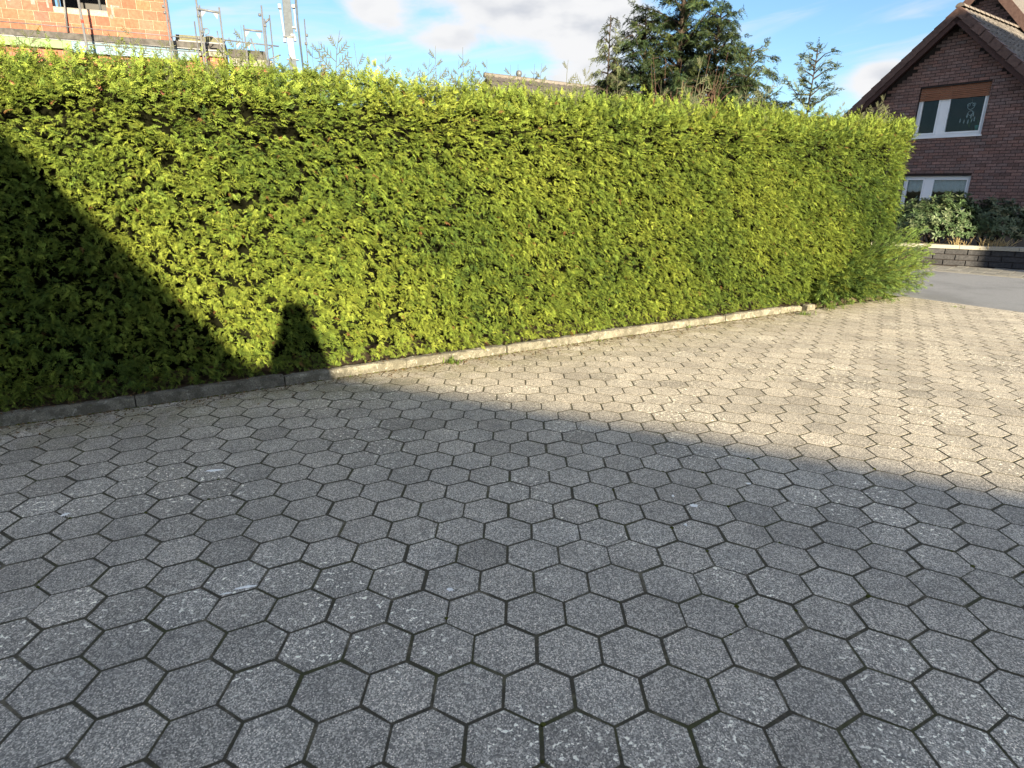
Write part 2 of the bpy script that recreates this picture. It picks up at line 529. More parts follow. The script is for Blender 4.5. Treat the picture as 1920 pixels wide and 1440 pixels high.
RN = np.array([RE_D[1], -RE_D[0], 0]);
if np.dot(np.array([0, 0, 0]) - RE_A, RN) < 0: RN = -RN
DRIVE = [np.array(q_, float) for q_ in ((-9, -9.6), (12, -9.6), (12, 12), (-9, 12))]
dp = clip(clip(DRIVE, KA + KN * .0, KN), RE_A, RN)
b = MB(); b.add([(x, y, -.0029) for x, y in dp], [tuple(range(len(dp)))])
drive = b.build('driveway', M['joint'], kind='structure')


def hex_base(cut=None, jit=0.0, gap=.0045, ch=.003, rs=None):
    """a hexagonal concrete paver, chamfered and slightly worn, top at z = 0"""
    r_ = U / math.sqrt(3)
    ang = [math.pi / 6 + i * math.pi / 3 + (0 if True else 0) for i in range(6)]
    P = [np.array([math.cos(a + math.pi / 6 * 0) * r_, math.sin(a) * r_]) for a in ang]
    return P


def prism(poly, gap, ch, jit=0, rs=rng):
    """chamfered prism of a polygon in plan: shrinks by gap, top ring shrinks by ch"""
    poly = [np.array(p) for p in poly]; n = len(poly); c = sum(poly) / n

    def inset(d):
        out = []
        for i in range(n):
            a, b_, e = poly[i - 1], poly[i], poly[(i + 1) % n]
            n1 = np.array([-(b_ - a)[1], (b_ - a)[0]]); n1 /= np.linalg.norm(n1) + 1e-9
            n2 = np.array([-(e - b_)[1], (e - b_)[0]]); n2 /= np.linalg.norm(n2) + 1e-9
            k = 1 + n1 @ n2
            out.append(b_ + (n1 + n2) * d / max(k, .35))
        return out
    r1 = inset(gap); r2 = inset(gap + ch)
    j = [rs.normal(0, jit, 2) for _ in range(n)] if jit else [np.zeros(2)] * n
    V = [(*(a + q), -.03) for a, q in zip(r1, j)] + [(*(a + q), -.0009) for a, q in zip(r1, j)] + [(*(a + q), 0) for a, q in zip(r2, j)]
    F = [tuple(range(2 * n, 3 * n))]
    for k in (0, n):
        for i in range(n):
            i2 = (i + 1) % n; F.append((k + i, k + i2, k + n + i2, k + n + i))
    return np.array(V), F


hexa = [np.array([math.cos(a), math.sin(a)]) * U / math.sqrt(3) for a in [math.pi / 6 + i * math.pi / 3 for i in range(6)]]
pbase = [prism(hexa, .0046 + .0014 * rng.random(), .0022, .0013) for _ in range(8)]
CV = 12


def rot_small(ax, ay, az_=0.0):
    return np.array(Euler((ax, ay, az_)).to_matrix())


items = []; cutbase = []; cutitems = []
for j in range(-44, 56):
    y = j * U * math.sqrt(3) / 2
    for i in range(-50, 60):
        x = (i + .5 * (j % 2)) * U
        if x < -8.6 or x > 11 or y < -9.2 or y > 10.5: continue
        c = np.array([x, y])
        dk = np.dot(c - KA[:2], KN[:2]); dr = np.dot(c - RE_A[:2], RN[:2])
        if dk < -U * .6 or dr < -U * .3: continue
        t = 1 + rng.normal(0, .055); t = min(max(t, .86), 1.16)
        if rng.random() < .05: t *= .86
        warm = rng.normal(0, .004)
        tone = (t * (1 + warm), t, t * (1 - warm))
        sink = -min(abs(rng.normal(0, .0005)), .0012)
        Mx = np.eye(4); Mx[:3, :3] = rot_small(np.clip(rng.normal(0, .0022), -.005, .005), np.clip(rng.normal(0, .0022), -.005, .005), int(rng.integers(6)) * math.pi / 3 + rng.normal(0, .006))
        Mx[:3, 3] = (x + rng.normal(0, .0011), y + rng.normal(0, .0011), sink)
        hexw = [h + c for h in hexa]
        near = min(np.dot(h - KA[:2], KN[:2]) for h in hexw); nr = min(np.dot(h - RE_A[:2], RN[:2]) for h in hexw)
        if near < .012 or nr < .012:
            poly = clip(clip(hexw, KA + KN * .010, KN), RE_A + RN * .012, RN)
            if len(poly) < 3: continue
            pc = sum(poly) / len(poly)
            area = abs(sum(poly[k][0] * poly[(k + 1) % len(poly)][1] - poly[(k + 1) % len(poly)][0] * poly[k][1] for k in range(len(poly)))) / 2
            if area < .003: continue
            pl = []
            for k in range(len(poly)):                      # drop near-duplicate corners
                if np.linalg.norm(poly[k] - poly[(k + 1) % len(poly)]) > .012: pl.append(poly[k] - pc)
            if len(pl) < 3: continue
            cutbase.append(prism(pl, .004, .0026, .0008))
            Mc = np.eye(4); Mc[:3, 3] = (*pc, sink); cutitems.append((Mc, tone, len(cutbase) - 1))
        else:
            items.append((Mx, tone, int(rng.integers(8))))


def in_view(P, margin=0.06):
    c = R @ (np.asarray(P) - CAM)
    if c[2] < .2: return False
    return abs(c[0] / c[2]) < 960 / F_PX + margin and abs(c[1] / c[2]) < 720 / F_PX + margin


def view_key(it):
    P = it[0][:3, 3]; return (0 if in_view(P) else 1000) + np.linalg.norm(P - CAM)


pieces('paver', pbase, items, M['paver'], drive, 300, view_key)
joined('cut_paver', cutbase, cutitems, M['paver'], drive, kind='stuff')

# ------------------------------------------------------------------ kerb of one-metre edging stones
kerb = empty('kerb', tuple(KA), label='low weathered concrete kerb of long edging stones along the foot of the hedge', cat='kerb')


def kerbstone(L, rs):
    nx, V, F = 15, [], []
    prof = [(0, -.03), (0, .062), (.007, .074), (.018, .075), (.062, .076), (.074, .070), (.080, .058), (.080, -.03)]
    for i in range(nx):
        x = -L / 2 + L * i / (nx - 1); e = min(i, nx - 1 - i); drop = .006 if e == 0 else 0
        w_ = rs.normal(0, .0036, (len(prof), 2)); w_[[0, -1]] = 0
        for k, (y, z) in enumerate(prof):
            V.append((x, -y + w_[k, 0] + (0 if k == 0 else -drop * (1 if k < 4 else -1) * .5), z + w_[k, 1] - (drop if k > 0 and z > 0 else 0)))
    n = len(prof)
    for i in range(nx - 1):
        for k in range(n - 1): F.append((i * n + k, i * n + k + 1, (i + 1) * n + k + 1, (i + 1) * n + k))
    F.append(tuple(range(n))[::-1]); F.append(tuple((nx - 1) * n + k for k in range(n)))
    return np.array(V), [f[::-1] for f in F]


kb = [kerbstone(.992, rng) for _ in range(5)] + [kerbstone(.42, rng), kerbstone(.16, rng)]
kits = []
s0 = -6.0 + 0.02
k_ = 0
while s0 < 7.0:
    t = 1 + rng.normal(0, .10)
    p = KA + KD * (s0 + .5) + KN * rng.normal(0, .004)
    Mx = np.eye(4); Mx[:3, :3] = np.column_stack([KD, -KN, [0, 0, 1]]) @ np.diag([1, -1, 1]) @ rot_small(rng.normal(0, .02), rng.normal(0, .004), rng.normal(0, .004))
    Mx[:3, 3] = (p[0], p[1], rng.normal(0, .004) - .002)
    Mx[:3, 1] *= 1
    kits.append((Mx, (t, t * .99, t * .96), k_ % 5)); k_ += 1; s0 += 1.0
for (s1, kk) in ((7.24, 5), (7.60, 6)):
    p = KA + KD * s1 + KN * (.0 if kk == 5 else .03)
    Mx = np.eye(4); Mx[:3, :3] = np.column_stack([KD, -KN, [0, 0, 1]]) @ np.diag([1, -1, 1]) @ rot_small(.05, .02, .05 if kk == 6 else 0)
    Mx[:3, 3] = (p[0], p[1], -.008); kits.append((Mx, (1.1, 1.08, 1.0), kk))
pieces('kerbstone', kb, kits, M['kerb'], kerb, 300)

# soil strip behind the kerb, under the hedge
b = MB()
q = [KA - KD * 7 - KN * .076, KA + KD * 7.7 - KN * .076, KA + KD * 9.6 - KN * .16, KA + KD * 9.75 - KN * 2.2, KA - KD * 7 - KN * 2.2]
b.add([(x, y, .045) for x, y, z in q], [(0, 1, 2, 3, 4)])
b.add([(q[0][0], q[0][1], .045), (q[0][0], q[0][1], -.05), (q[2][0], q[2][1], -.05), (q[2][0], q[2][1], .045)], [(0, 1, 2, 3)])
b.build('soil_bed', M['soil'], kind='structure')


# ------------------------------------------------------------------ foliage machinery (points -> geometry nodes)
def proto(verts, faces, mat, name):
    return bpy.data.objects.new(name, mesh_of(verts, faces, mat, name=name))


def eulers(X, Y, Z):
    """columns X,Y,Z (N,3) -> XYZ euler"""
    r20 = X[:, 2]; r21 = Y[:, 2]; r22 = Z[:, 2]; r10 = X[:, 1]; r00 = X[:, 0]
    return np.stack([np.arctan2(r21, r22), -np.arcsin(np.clip(r20, -1, 1)), np.arctan2(r10, r00)], 1)


def nrm(a): return a / (np.linalg.norm(a, axis=-1, keepdims=True) + 1e-9)


def scatter(name, P, axis, normal, scale, tint, protos, parent=None, **kw):
    """instances whose local +Y follows `axis` and local +Z leans to `normal`"""
    off = np.array(pw(parent)); N = len(P)
    Y = nrm(axis); X = nrm(np.cross(Y, normal)); Z = np.cross(X, Y)
    e = eulers(X, Y, Z)
    me = bpy.data.meshes.new(name); me.vertices.add(N); me.vertices.foreach_set('co', (P - off).astype('f').ravel())
    a = me.attributes.new('rot', 'FLOAT_VECTOR', 'POINT'); a.data.foreach_set('vector', e.astype('f').ravel())
    a = me.attributes.new('scl', 'FLOAT', 'POINT'); a.data.foreach_set('value', np.asarray(scale, 'f'))
    a = me.attributes.new('idx', 'INT', 'POINT'); a.data.foreach_set('value', rng.integers(0, len(protos), N).astype('i'))
    a = me.attributes.new('tint', 'FLOAT_COLOR', 'POINT'); a.data.foreach_set('color', np.c_[tint, np.ones(N)].astype('f').ravel())
    o = bpy.data.objects.new(name, me); link(o, parent)
    ng = bpy.data.node_groups.new(name, 'GeometryNodeTree'); ng.interface.new_socket('Geometry', in_out='INPUT', socket_type='NodeSocketGeometry')
    ng.interface.new_socket('Geometry', in_out='OUTPUT', socket_type='NodeSocketGeometry')
    nd = ng.nodes; ln = ng.links
    gi = nd.new('NodeGroupInput'); go = nd.new('NodeGroupOutput'); iop = nd.new('GeometryNodeInstanceOnPoints')
    jn = nd.new('GeometryNodeJoinGeometry')
    for pr_ in protos:
        oi = nd.new('GeometryNodeObjectInfo'); oi.inputs['Object'].default_value = pr_; oi.inputs['As Instance'].default_value = True
        ln.new(oi.outputs['Geometry'], jn.inputs[0])

    def attr(nm, typ):
        a_ = nd.new('GeometryNodeInputNamedAttribute'); a_.data_type = typ; a_.inputs['Name'].default_value = nm
        return a_.outputs['Attribute']
    er = nd.new('FunctionNodeEulerToRotation'); ln.new(attr('rot', 'FLOAT_VECTOR'), er.inputs[0])
    ln.new(gi.outputs[0], iop.inputs['Points']); ln.new(jn.outputs[0], iop.inputs['Instance'])
    iop.inputs['Pick Instance'].default_value = True
    ln.new(attr('idx', 'INT'), iop.inputs['Instance Index']); ln.new(er.outputs[0], iop.inputs['Rotation'])
    ln.new(attr('scl', 'FLOAT'), iop.inputs['Scale']); ln.new(iop.outputs[0], go.inputs[0])
    md = o.modifiers.new('scatter', 'NODES'); md.node_group = ng
    return tag(o, kind='stuff', **kw)


def frond(seed, n=7, length=1.0, spread=.45, width=.060, droop=.25, sub=True, curl=.15, tilt=.15):
    """a flat spray of scale leaves along +Y, unit length, drooping to -Z"""
    rs = np.random.default_rng(seed); V = []; F = []

    def leaf(p, d, L, w_, nz):
        d = np.array(d, float); d /= np.linalg.norm(d); sd = np.cross(d, nz); sd /= np.linalg.norm(sd)
        b_ = len(V); up = np.cross(sd, d)
        V.extend([p, p + d * L * .45 + sd * w_ * .5 - up * w_ * .25, p + d * L * .95 + up * (-curl * L), p + d * L * .45 - sd * w_ * .5 - up * w_ * .25])
        F.append((b_, b_ + 1, b_ + 2, b_ + 3))
    ax = lambda t: np.array([.06 * math.sin(t * 3 + seed), t * length, -droop * t * t * length])
    Z = np.array([0, 0, 1.0])
    for i in range(3):
        t0 = i / 3; leaf(ax(t0), ax(t0 + .36) - ax(t0), .40 * length, width, Z)
    for i in range(n):
        t = .10 + .82 * i / (n - 1)
        for s in (-1, 1):
            L = spread * (1 - .62 * t) * rs.uniform(.75, 1.2) * length
            p = ax(t + rs.normal(0, .015)); a = rs.uniform(.75, 1.05)
            d = np.array([s * math.sin(a), math.cos(a), -.25 * droop - .1 + rs.normal(0, tilt)])
            leaf(p, d, L, width * .95, Z)
            if sub and L > .24:
                for k in (.35, .65):
                    q_ = p + d * L * k
                    for s2 in (-1, 1):
                        d2 = d + np.array([s2 * .2 * s, .55 * s2, rs.normal(0, tilt)]) if s2 > 0 else d + np.array([.3 * s, -.5, rs.normal(0, tilt)])
                        leaf(q_, d2, L * rs.uniform(.32, .5), width * .85, Z)
    return np.array(V), F


fr_protos = [proto(*frond(s, n=7, droop=.50 + .16 * (s % 3), width=.085, curl=.28, tilt=.30, spread=.44), M['frond'], 'thuja_spray') for s in range(6)]
fr_dark = [proto(*frond(20 + s, n=7, droop=.5 + .15 * (s % 3), width=.085, spread=.38), M['dark_frond'], 'cypress_spray') for s in range(5)]


def hnoise(a, b_, seed=0, sc=1.0):
    """cheap smooth 2-D noise from summed sines"""
    rs = np.random.default_rng(seed); out = 0; amp = 1; tot = 0
    for o_ in range(4):
        for _ in range(3):
            k = rs.normal(0, 1, 2) * sc * 2 ** o_; ph = rs.uniform(0, 6.28); out = out + amp * np.sin(a * k[0] + b_ * k[1] + ph); tot += amp
        amp *= .6
    return out / tot * 2.2


# ------------------------------------------------------------------ hedge
HS0, HS1, HT = -4.2, 9.67, 1.05                       # extent along the kerb line, thickness


def h_top(s): return 2.178 + .0145 * np.clip(s, -2, 9)


def face_w(s, z):
    """distance of the clipped face behind the kerb foot"""
    h = h_top(s); t = z / h
    w_ = .115 + .03 * np.clip((.12 - t) / .12, 0, 1) + .03 * t + .16 * np.clip((t - .93) / .07, 0, 1) ** 2
    end = np.clip((s - (HS1 - .35)) / .35, 0, 1)
    w_ = w_ + .30 * end ** 2 - .05 * np.clip((s - 7.6) / 1.5, 0, 1)
    return w_ + .028 * hnoise(s, z, 3, 2.3) + .030 * hnoise(s, z, 5, 12.0)


def W3(s, w_, z):
    s = np.asarray(s, float); w_ = np.asarray(w_, float); z = np.broadcast_to(np.asarray(z, float), s.shape)
    P = KA[None, :] + s[:, None] * KD[None, :] - w_[:, None] * KN[None, :]
    P[:, 2] = z
    return P


hedge = empty('hedge', tuple(W3([3.0], [.6], 0)[0]),
              label='tall clipped yellow green conifer hedge running the length of the driveway behind the kerb', cat='hedge')
# near-black core that blocks light; its colour paints the gaps as deep shade
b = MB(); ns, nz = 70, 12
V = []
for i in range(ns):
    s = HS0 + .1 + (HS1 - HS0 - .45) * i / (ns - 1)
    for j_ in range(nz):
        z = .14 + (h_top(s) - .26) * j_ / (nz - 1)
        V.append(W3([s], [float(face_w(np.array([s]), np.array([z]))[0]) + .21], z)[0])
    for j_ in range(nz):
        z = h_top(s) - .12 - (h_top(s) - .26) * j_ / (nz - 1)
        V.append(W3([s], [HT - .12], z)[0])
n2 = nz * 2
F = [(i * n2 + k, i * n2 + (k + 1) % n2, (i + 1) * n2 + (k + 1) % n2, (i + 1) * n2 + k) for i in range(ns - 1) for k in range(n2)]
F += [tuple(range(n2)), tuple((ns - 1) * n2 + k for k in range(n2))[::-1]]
b.add(V, F); b.build('shade_core', M['hedge_core'], hedge)
# trunks at the foot
for s in np.arange(HS0 + .3, HS1 - .2, .55):
    p = W3([s + rng.normal(0, .05)], [.5 + rng.normal(0, .03)], 0)[0]
    t_ = MB(); t_.tube([p, p + (rng.normal(0, .02), rng.normal(0, .02), .25), p + (rng.normal(0, .03), rng.normal(0, .03), .6)], [.035, .028, .022], 7)
    t_.build('trunk', M['bark'], hedge)


def hedge_points():
    Ps, Ax, Nm, Sc, Ti = [], [], [], [], []
    out = KN; along = KD; up = np.array([0, 0, 1.0])

    def tintf(n, cl, yel):
        base = np.array([.128, .180, .030]); gr = np.array([.050, .092, .022]); yl = np.array([.212, .252, .042])
        t = np.clip(cl[:, None] + rng.normal(0, .22, (n, 1)), -1, 1)
        c = np.where(t > 0, base + (yl - base) * t, base + (gr - base) * -t)
        c = c * np.clip(1 + rng.normal(-.03, .30, (n, 1)), .30, 1.6)
        br = rng.random(n) < .005
        c[br] = (.16, .085, .035)
        return np.clip(c, .01, .5)
    # clusters = little side branches reaching out of the face
    area = (HS1 - HS0) * 2.2; nc = int(area * 860)
    for surf in ('face', 'top', 'end', 'back'):
        n = {'face': nc, 'top': 4600, 'end': 1300, 'back': 1000}[surf]
        s = rng.uniform(HS0, HS1, n); z = rng.uniform(.02, 1, n) ** .95 * h_top(s)
        if surf == 'face':
            w_ = face_w(s, z); o_ = np.tile(out, (n, 1))
        elif surf == 'top':
            w_ = rng.uniform(.22, HT - .05, n); z = h_top(s) - .05 + .03 * hnoise(s, w_, 9, 3); o_ = np.tile(up, (n, 1)) + out * .2
        elif surf == 'end':
            w_ = rng.uniform(.2, HT, n); s = np.full(n, HS1 - .02) - .25 * (1 - np.minimum(1, w_ / .5)) ** 2; o_ = np.tile(along, (n, 1))
        else:
            w_ = np.full(n, HT - .06); o_ = np.tile(-out, (n, 1))
        P0 = W3(s, w_ + (.10 if surf == 'face' else 0), z)
        if surf == 'end': P0 -= KD * .10
        if surf == 'top': P0[:, 2] -= .10
        h = h_top(s)
        upness = np.clip((z / h - .80) / .2, 0, 1)
        lift = rng.normal(.10, .33, n) + upness * rng.uniform(.6, 1.9, n)
        side = rng.normal(.12, .45, n)
        bd = nrm(o_ + up * lift[:, None] + along * side[:, None])
        blen = rng.uniform(.06, .17, n) * (1 + .35 * upness)
        cl = np.clip(.12 + .50 * hnoise(s, z, 21, 2.4) + rng.normal(0, .30, n) + .15 * upness, -1, 1)
        cl = np.where(s > 7.4, cl - .35 * np.clip((s - 7.4), 0, 1), cl)
        m_ = rng.integers(3, 7, n)
        idx = np.repeat(np.arange(n), m_); N = len(idx)
        t = rng.uniform(.15, 1.0, N)
        p = P0[idx] + bd[idx] * (t * blen[idx])[:, None]
        p[:, 2] -= (t ** 2) * blen[idx] * .22 * (1 - upness[idx])
        pl = nrm(np.cross(bd[idx], up) * rng.choice([-1, 1], N)[:, None] + rng.normal(0, .35, (N, 3)))
        ax = nrm(bd[idx] * (.9 + .8 * t[:, None]) + pl * (1.0 - .45 * t[:, None]) + up * (-.05 + rng.normal(0, .20, N) + .55 * upness[idx])[:, None])
        nm = nrm(up * 1.0 + o_[idx] * (.12 + .75 * np.clip((z / h - .45) / .5, 0, 1)[idx])[:, None] + rng.normal(0, .30, (N, 3)))
        p += rng.normal(0, .012, (N, 3))
        sc = rng.uniform(.030, .060, N)
        Ps.append(p); Ax.append(ax); Nm.append(nm); Sc.append(sc); Ti.append(tintf(N, cl[idx], 0))
    # bristly upright leaders along the top edge
    n = 3600; s = rng.uniform(HS0, HS1, n); w_ = .16 + rng.exponential(.16, n); w_ = np.minimum(w_, HT)
    z = h_top(s) + .05 * hnoise(s, w_, 31, 4) + rng.uniform(-.16, .03, n)
    Ps.append(W3(s, w_, z)); Ax.append(nrm(np.tile(up, (n, 1)) + rng.normal(0, .33, (n, 3)) + out * .15)); Nm.append(nrm(np.tile(out, (n, 1)) + rng.normal(0, .5, (n, 3))))
    Sc.append(rng.uniform(.05, .12, n)); Ti.append(tintf(n, np.clip(rng.normal(.05, .35, n), -1, 1), 0))
    return [np.concatenate(q_) for q_ in (Ps, Ax, Nm, Sc, Ti)]


hp = hedge_points()
keep = hp[0][:, 2] > .07
hp = [q_[keep] for q_ in hp]
scatter('foliage', *hp, fr_protos, hedge)


# loose unclipped shoots that stick out above the top
def shoot_mesh(seed, n=8):
    rs = np.random.default_rng(seed); b_ = MB()
    bend = rs.normal(0, .06, 2)
    ax = lambda t: np.array([bend[0] * t * t + .01 * math.sin(7 * t), bend[1] * t * t, t])
    b_.tube([ax(t) for t in (0, .25, .5, .75, 1)], [.008, .007, .006, .005, .003], 4, False)

    def twig(p, d, L, k):
        d = d / np.linalg.norm(d); tip = p + d * L + np.array([0, 0, .18 * L])
        b_.tube([p, p + d * L * .55 + np.array([0, 0, .02 * L]), tip], [.0055, .0075, .0025], 4, False)
        if k:
            for q_ in (.3, .5, .7, .88):
                for s_ in (-1, 1):
                    perp = np.cross(d, [.2, 1, .1]); perp /= np.linalg.norm(perp)
                    twig(p + d * L * q_, d * .8 + perp * s_ * .9, L * .28, 0)
    for i in range(n):
        t = .12 + .8 * i / n
        a = (0 if i % 2 else math.pi) + rs.normal(0, .5)
        L = (.42 * (1 - t) + .07) * rs.uniform(.6, 1.25)
        if rs.random() < .85: twig(ax(t), np.array([math.cos(a), .5 * math.sin(a), .75]), L, L > .12)
    return np.array(b_.v), b_.f


sh_base = [shoot_mesh(s, 7 + s % 4) for s in range(6)]
sh_mesh = [mesh_of(v, f, M['shoot'], True, 'shoot') for v, f in sh_base]


def put_shoot(P, L, k, lean=.08):
    o = bpy.data.objects.new('shoot', sh_mesh[k % 6]); link(o, hedge)
    o.location = Vector(P) - pw(hedge); o.rotation_euler = (rng.normal(0, lean), rng.normal(0, lean), rng.uniform(-.5, .5)); o.scale = (L * .9, L * .9, L)


# tall ones where the photograph shows them: (pixel x of the tip, pixel y of the tip)
for k, (u, v) in enumerate([(14, 60), (54, 66), (110, 62), (206, 55), (247, 42), (262, 78), (330, 92), (352, 78), (402, 95), (432, 66), (455, 48), (470, 72), (492, 92),
                            (530, 108), (587, 90), (622, 60), (602, 78), (673, 82), (712, 112), (718, 100), (765, 125), (800, 112), (817, 86), (826, 118), (872, 88), (858, 110),
                            (918, 112), (905, 128), (962, 122), (972, 122), (1002, 120), (1012, 118), (1064, 112), (1086, 122), (1163, 132), (1245, 150), (1400, 160),
                            (1580, 188), (1655, 176), (1640, 186), (1665, 195)]):
    w_ = .22 + .28 * rng.random()
    P = at_plane(u, v, KA - KN * w_, KN); s = (P - KA) @ KD
    zb = float(h_top(s)) - .12
    L = max(.14, P[2] - zb)
    put_shoot((P[0], P[1], zb), L, k, .03)
for k in range(95):
    s = rng.uniform(-1.6, 9.3); P = W3([s], [rng.uniform(.18, .75)], float(h_top(s)) - .10)[0]
    put_shoot(P, .10 + rng.exponential(.07) + .06, k, .14)

# ------------------------------------------------------------------ juniper spilling out at the end of the hedge
jun = empty('juniper_shrub', tuple(W3([8.9], [.3], 0)[0]), label='spreading green juniper with feathery branches at the right end of the hedge beside the road', cat='shrub')
Pj, Aj, Nj, Sj, Tj = [], [], [], [], []
stems = MB()
croot = W3([8.75], [.42], 0)[0]
for k in range(330):
    s0_ = rng.uniform(7.75, 9.9); root = W3([s0_ * .5 + 4.5], [rng.uniform(.3, .7)], 0)[0]
    f = (s0_ - 7.75) / 2.15
    zt = rng.uniform(.03, .25 + .80 * math.sin(min(1, f * 1.15) * math.pi / 2 + .1)) if f < .85 else rng.uniform(.03, .75)
    wt = -.28 * math.sin(math.pi * min(1, f + .15)) * (1.05 - zt) + rng.normal(.03, .06)
    tip = W3([s0_ + .44 * f + rng.normal(0, .05) + .25 * (f > .7) * (1 - zt)], [wt], zt)[0]
    mid = (root + tip) / 2 + np.array([0, 0, .10 + .12 * rng.random()])
    L = np.linalg.norm(tip - root)
    if k % 4 == 0: stems.tube([root, mid, tip], [.010, .007, .003], 4, False)
    n = 52; t = rng.uniform(.42, 1.02, n)
    p = ((1 - t) ** 2)[:, None] * root + (2 * t * (1 - t))[:, None] * mid + (t ** 2)[:, None] * tip
    td = nrm((2 * (1 - t))[:, None] * (mid - root) + (2 * t)[:, None] * (tip - mid))
    p += rng.normal(0, .011, (n, 3)); ax = nrm(td + rng.normal(0, .30, (n, 3)) + np.array([0, 0, .02]))
    Pj.append(p); Aj.append(ax); Nj.append(nrm(rng.normal(0, .5, (n, 3)) + [0, 0, 1])); Sj.append(rng.uniform(.035, .075, n))
    c0 = np.array([.066, .118, .032]) * max(.5, 1 + rng.normal(0, .25)); Tj.append(np.clip(c0 * (1 + rng.normal(0, .15, (n, 1))) + np.array([.07, .06, .0]) * rng.random() * (t[:, None] > .8), .01, .4))
stems.build('branches', M['bark'], jun)
kj = np.concatenate(Pj)[:, 2] > .02
jf = [proto(*frond(60 + s, n=7, droop=.08, width=.085, spread=.34, sub=False, tilt=.3), M['frond'], 'juniper_spray') for s in range(4)]
scatter('foliage', *[np.concatenate(q_)[kj] for q_ in (Pj, Aj, Nj, Sj, Tj)], jf, jun)


# ------------------------------------------------------------------ trees behind the hedge
def conifer(name, base, height, zlow, lenf, nbr, label, droop=.35, dens=1.0, seedk=0, trunk_r=.06, col=(.030, .052, .018), leaders=(), group=None, fsc=(.10, .17), lean=(0, 0)):
    t = empty(name, base, label=label, cat='tree', group=group)
    base = np.array(base, float); wood = MB()
    rs = np.random.default_rng(900 + seedk)
    stems_ = [(np.zeros(2), height, 1.0)] + [(np.array(l[:2]), l[2], l[3]) for l in leaders]
    P, A, Nn, S, T = [], [], [], [], []
    for (o_, hh, wf) in stems_:
        top = base + np.array([o_[0] + lean[0], o_[1] + lean[1], hh])
        mid = base + np.array([o_[0] * .8, o_[1] * .8, hh * .5])
        r0 = trunk_r * (.6 + .4 * wf)
        wood.tube([base + np.array([o_[0] * .15, o_[1] * .15, -.05]), mid, top], [r0, r0 * .6, .006], 7)
        nb = int(nbr * wf)
        for k in range(nb):
            f = (k + rs.random()) / nb; z = zlow + (hh - zlow) * f
            q0 = mid + (top - mid) * ((z - hh * .5) / (hh * .5)) if z > hh * .5 else base + (mid - base) * (z / (hh * .5))
            a = k * 2.4 + rs.normal(0, .4)
            L = lenf(f) * wf * rs.uniform(.45, 1.35)
            if L < .03: continue
            out_ = np.array([math.cos(a), math.sin(a), 0])
            up_ = rs.normal(0, .16); q1 = q0 + out_ * L * .5 + np.array([0, 0, (.32 + up_) * L]); q2 = q0 + out_ * L + np.array([0, 0, (.42 - droop) * L])
            wood.tube([q0, q1, q2], [.010 + .008 * L, .006 + .004 * L, .003], 4, False)
            n = max(3, int(L * 62 * dens)); tt = rs.uniform(.12, 1.05, n) ** .8
            p = ((1 - tt) ** 2)[:, None] * q0 + (2 * tt * (1 - tt))[:, None] * q1 + (tt ** 2)[:, None] * q2
            td = nrm((2 * (1 - tt))[:, None] * (q1 - q0) + (2 * tt)[:, None] * (q2 - q1))
            sdv = nrm(np.cross(td, [0, 0, 1.0]))
            ax = nrm(td * .7 + sdv * rs.normal(0, .6, (n, 1)) + np.array([0, 0, -droop]) * rs.uniform(.3, 1.8, (n, 1)))
            P.append(p + rs.normal(0, .02, (n, 3))); A.append(ax); Nn.append(nrm(rs.normal(0, .6, (n, 3)) + [0, 0, .7] + out_ * .4))
            S.append(rs.uniform(*fsc, n)); tn = 1 + rs.normal(0, .2)
            T.append(np.clip(np.array(col) * tn * (1 + rs.normal(0, .2, (n, 1))) + np.array([.03, .03, .005]) * (rs.random((n, 1)) < .25), .005, .4))
    wood.build('trunk', M['bark'], t)
    scatter('crown', *[np.concatenate(q_) for q_ in (P, A, Nn, S, T)], fr_dark, t)
    return t


def gbase(u, t):
    p = at_depth(u, 170, t); return (p[0], p[1], 0.0)


conifer('conifer_tree', gbase(1268, 8.9), 4.9, 1.5, lambda f: 1.08 * (1 - f) ** .75 + .12, 125,
        'large dark green conifer with drooping sprays and several stems rising behind the hedge', .16, 1.35, 1, .075, (.022, .040, .016), fsc=(.07, .135),
        leaders=((-.50, .1, 3.9, .8), (.50, -.15, 3.85, .8), (.1, .3, 4.1, .7), (-.85, 0, 3.15, .62), (.80, .1, 3.2, .6)))
conifer('conifer_tree', gbase(1138, 8.6), 3.72, 1.6, lambda f: .42 * (1 - f) ** .7 + .05, 46,
        'slender pale topped conifer directly left of the large dark conifer', .3, 1.1, 2, .03, (.05, .065, .03), fsc=(.08, .13))
conifer('conifer_tree', gbase(1400, 9.2), 3.45, 1.5, lambda f: .72 * (1 - f) ** .6 + .08, 64,
        'loose feathery conifer just right of the large dark conifer', .05, .85, 3, .035, (.045, .065, .03), fsc=(.09, .14), leaders=((.38, 0, 2.8, .6),))
conifer('conifer_tree', gbase(1516, 9.0), 3.42, 1.5, lambda f: .46 * (1 - f) ** .55 + .05, 44,
        'narrow open conifer standing alone against the sky between the large conifer and the brick house', -.15, .9, 4, .03, (.05, .068, .035), fsc=(.08, .13), lean=(.05, 0))

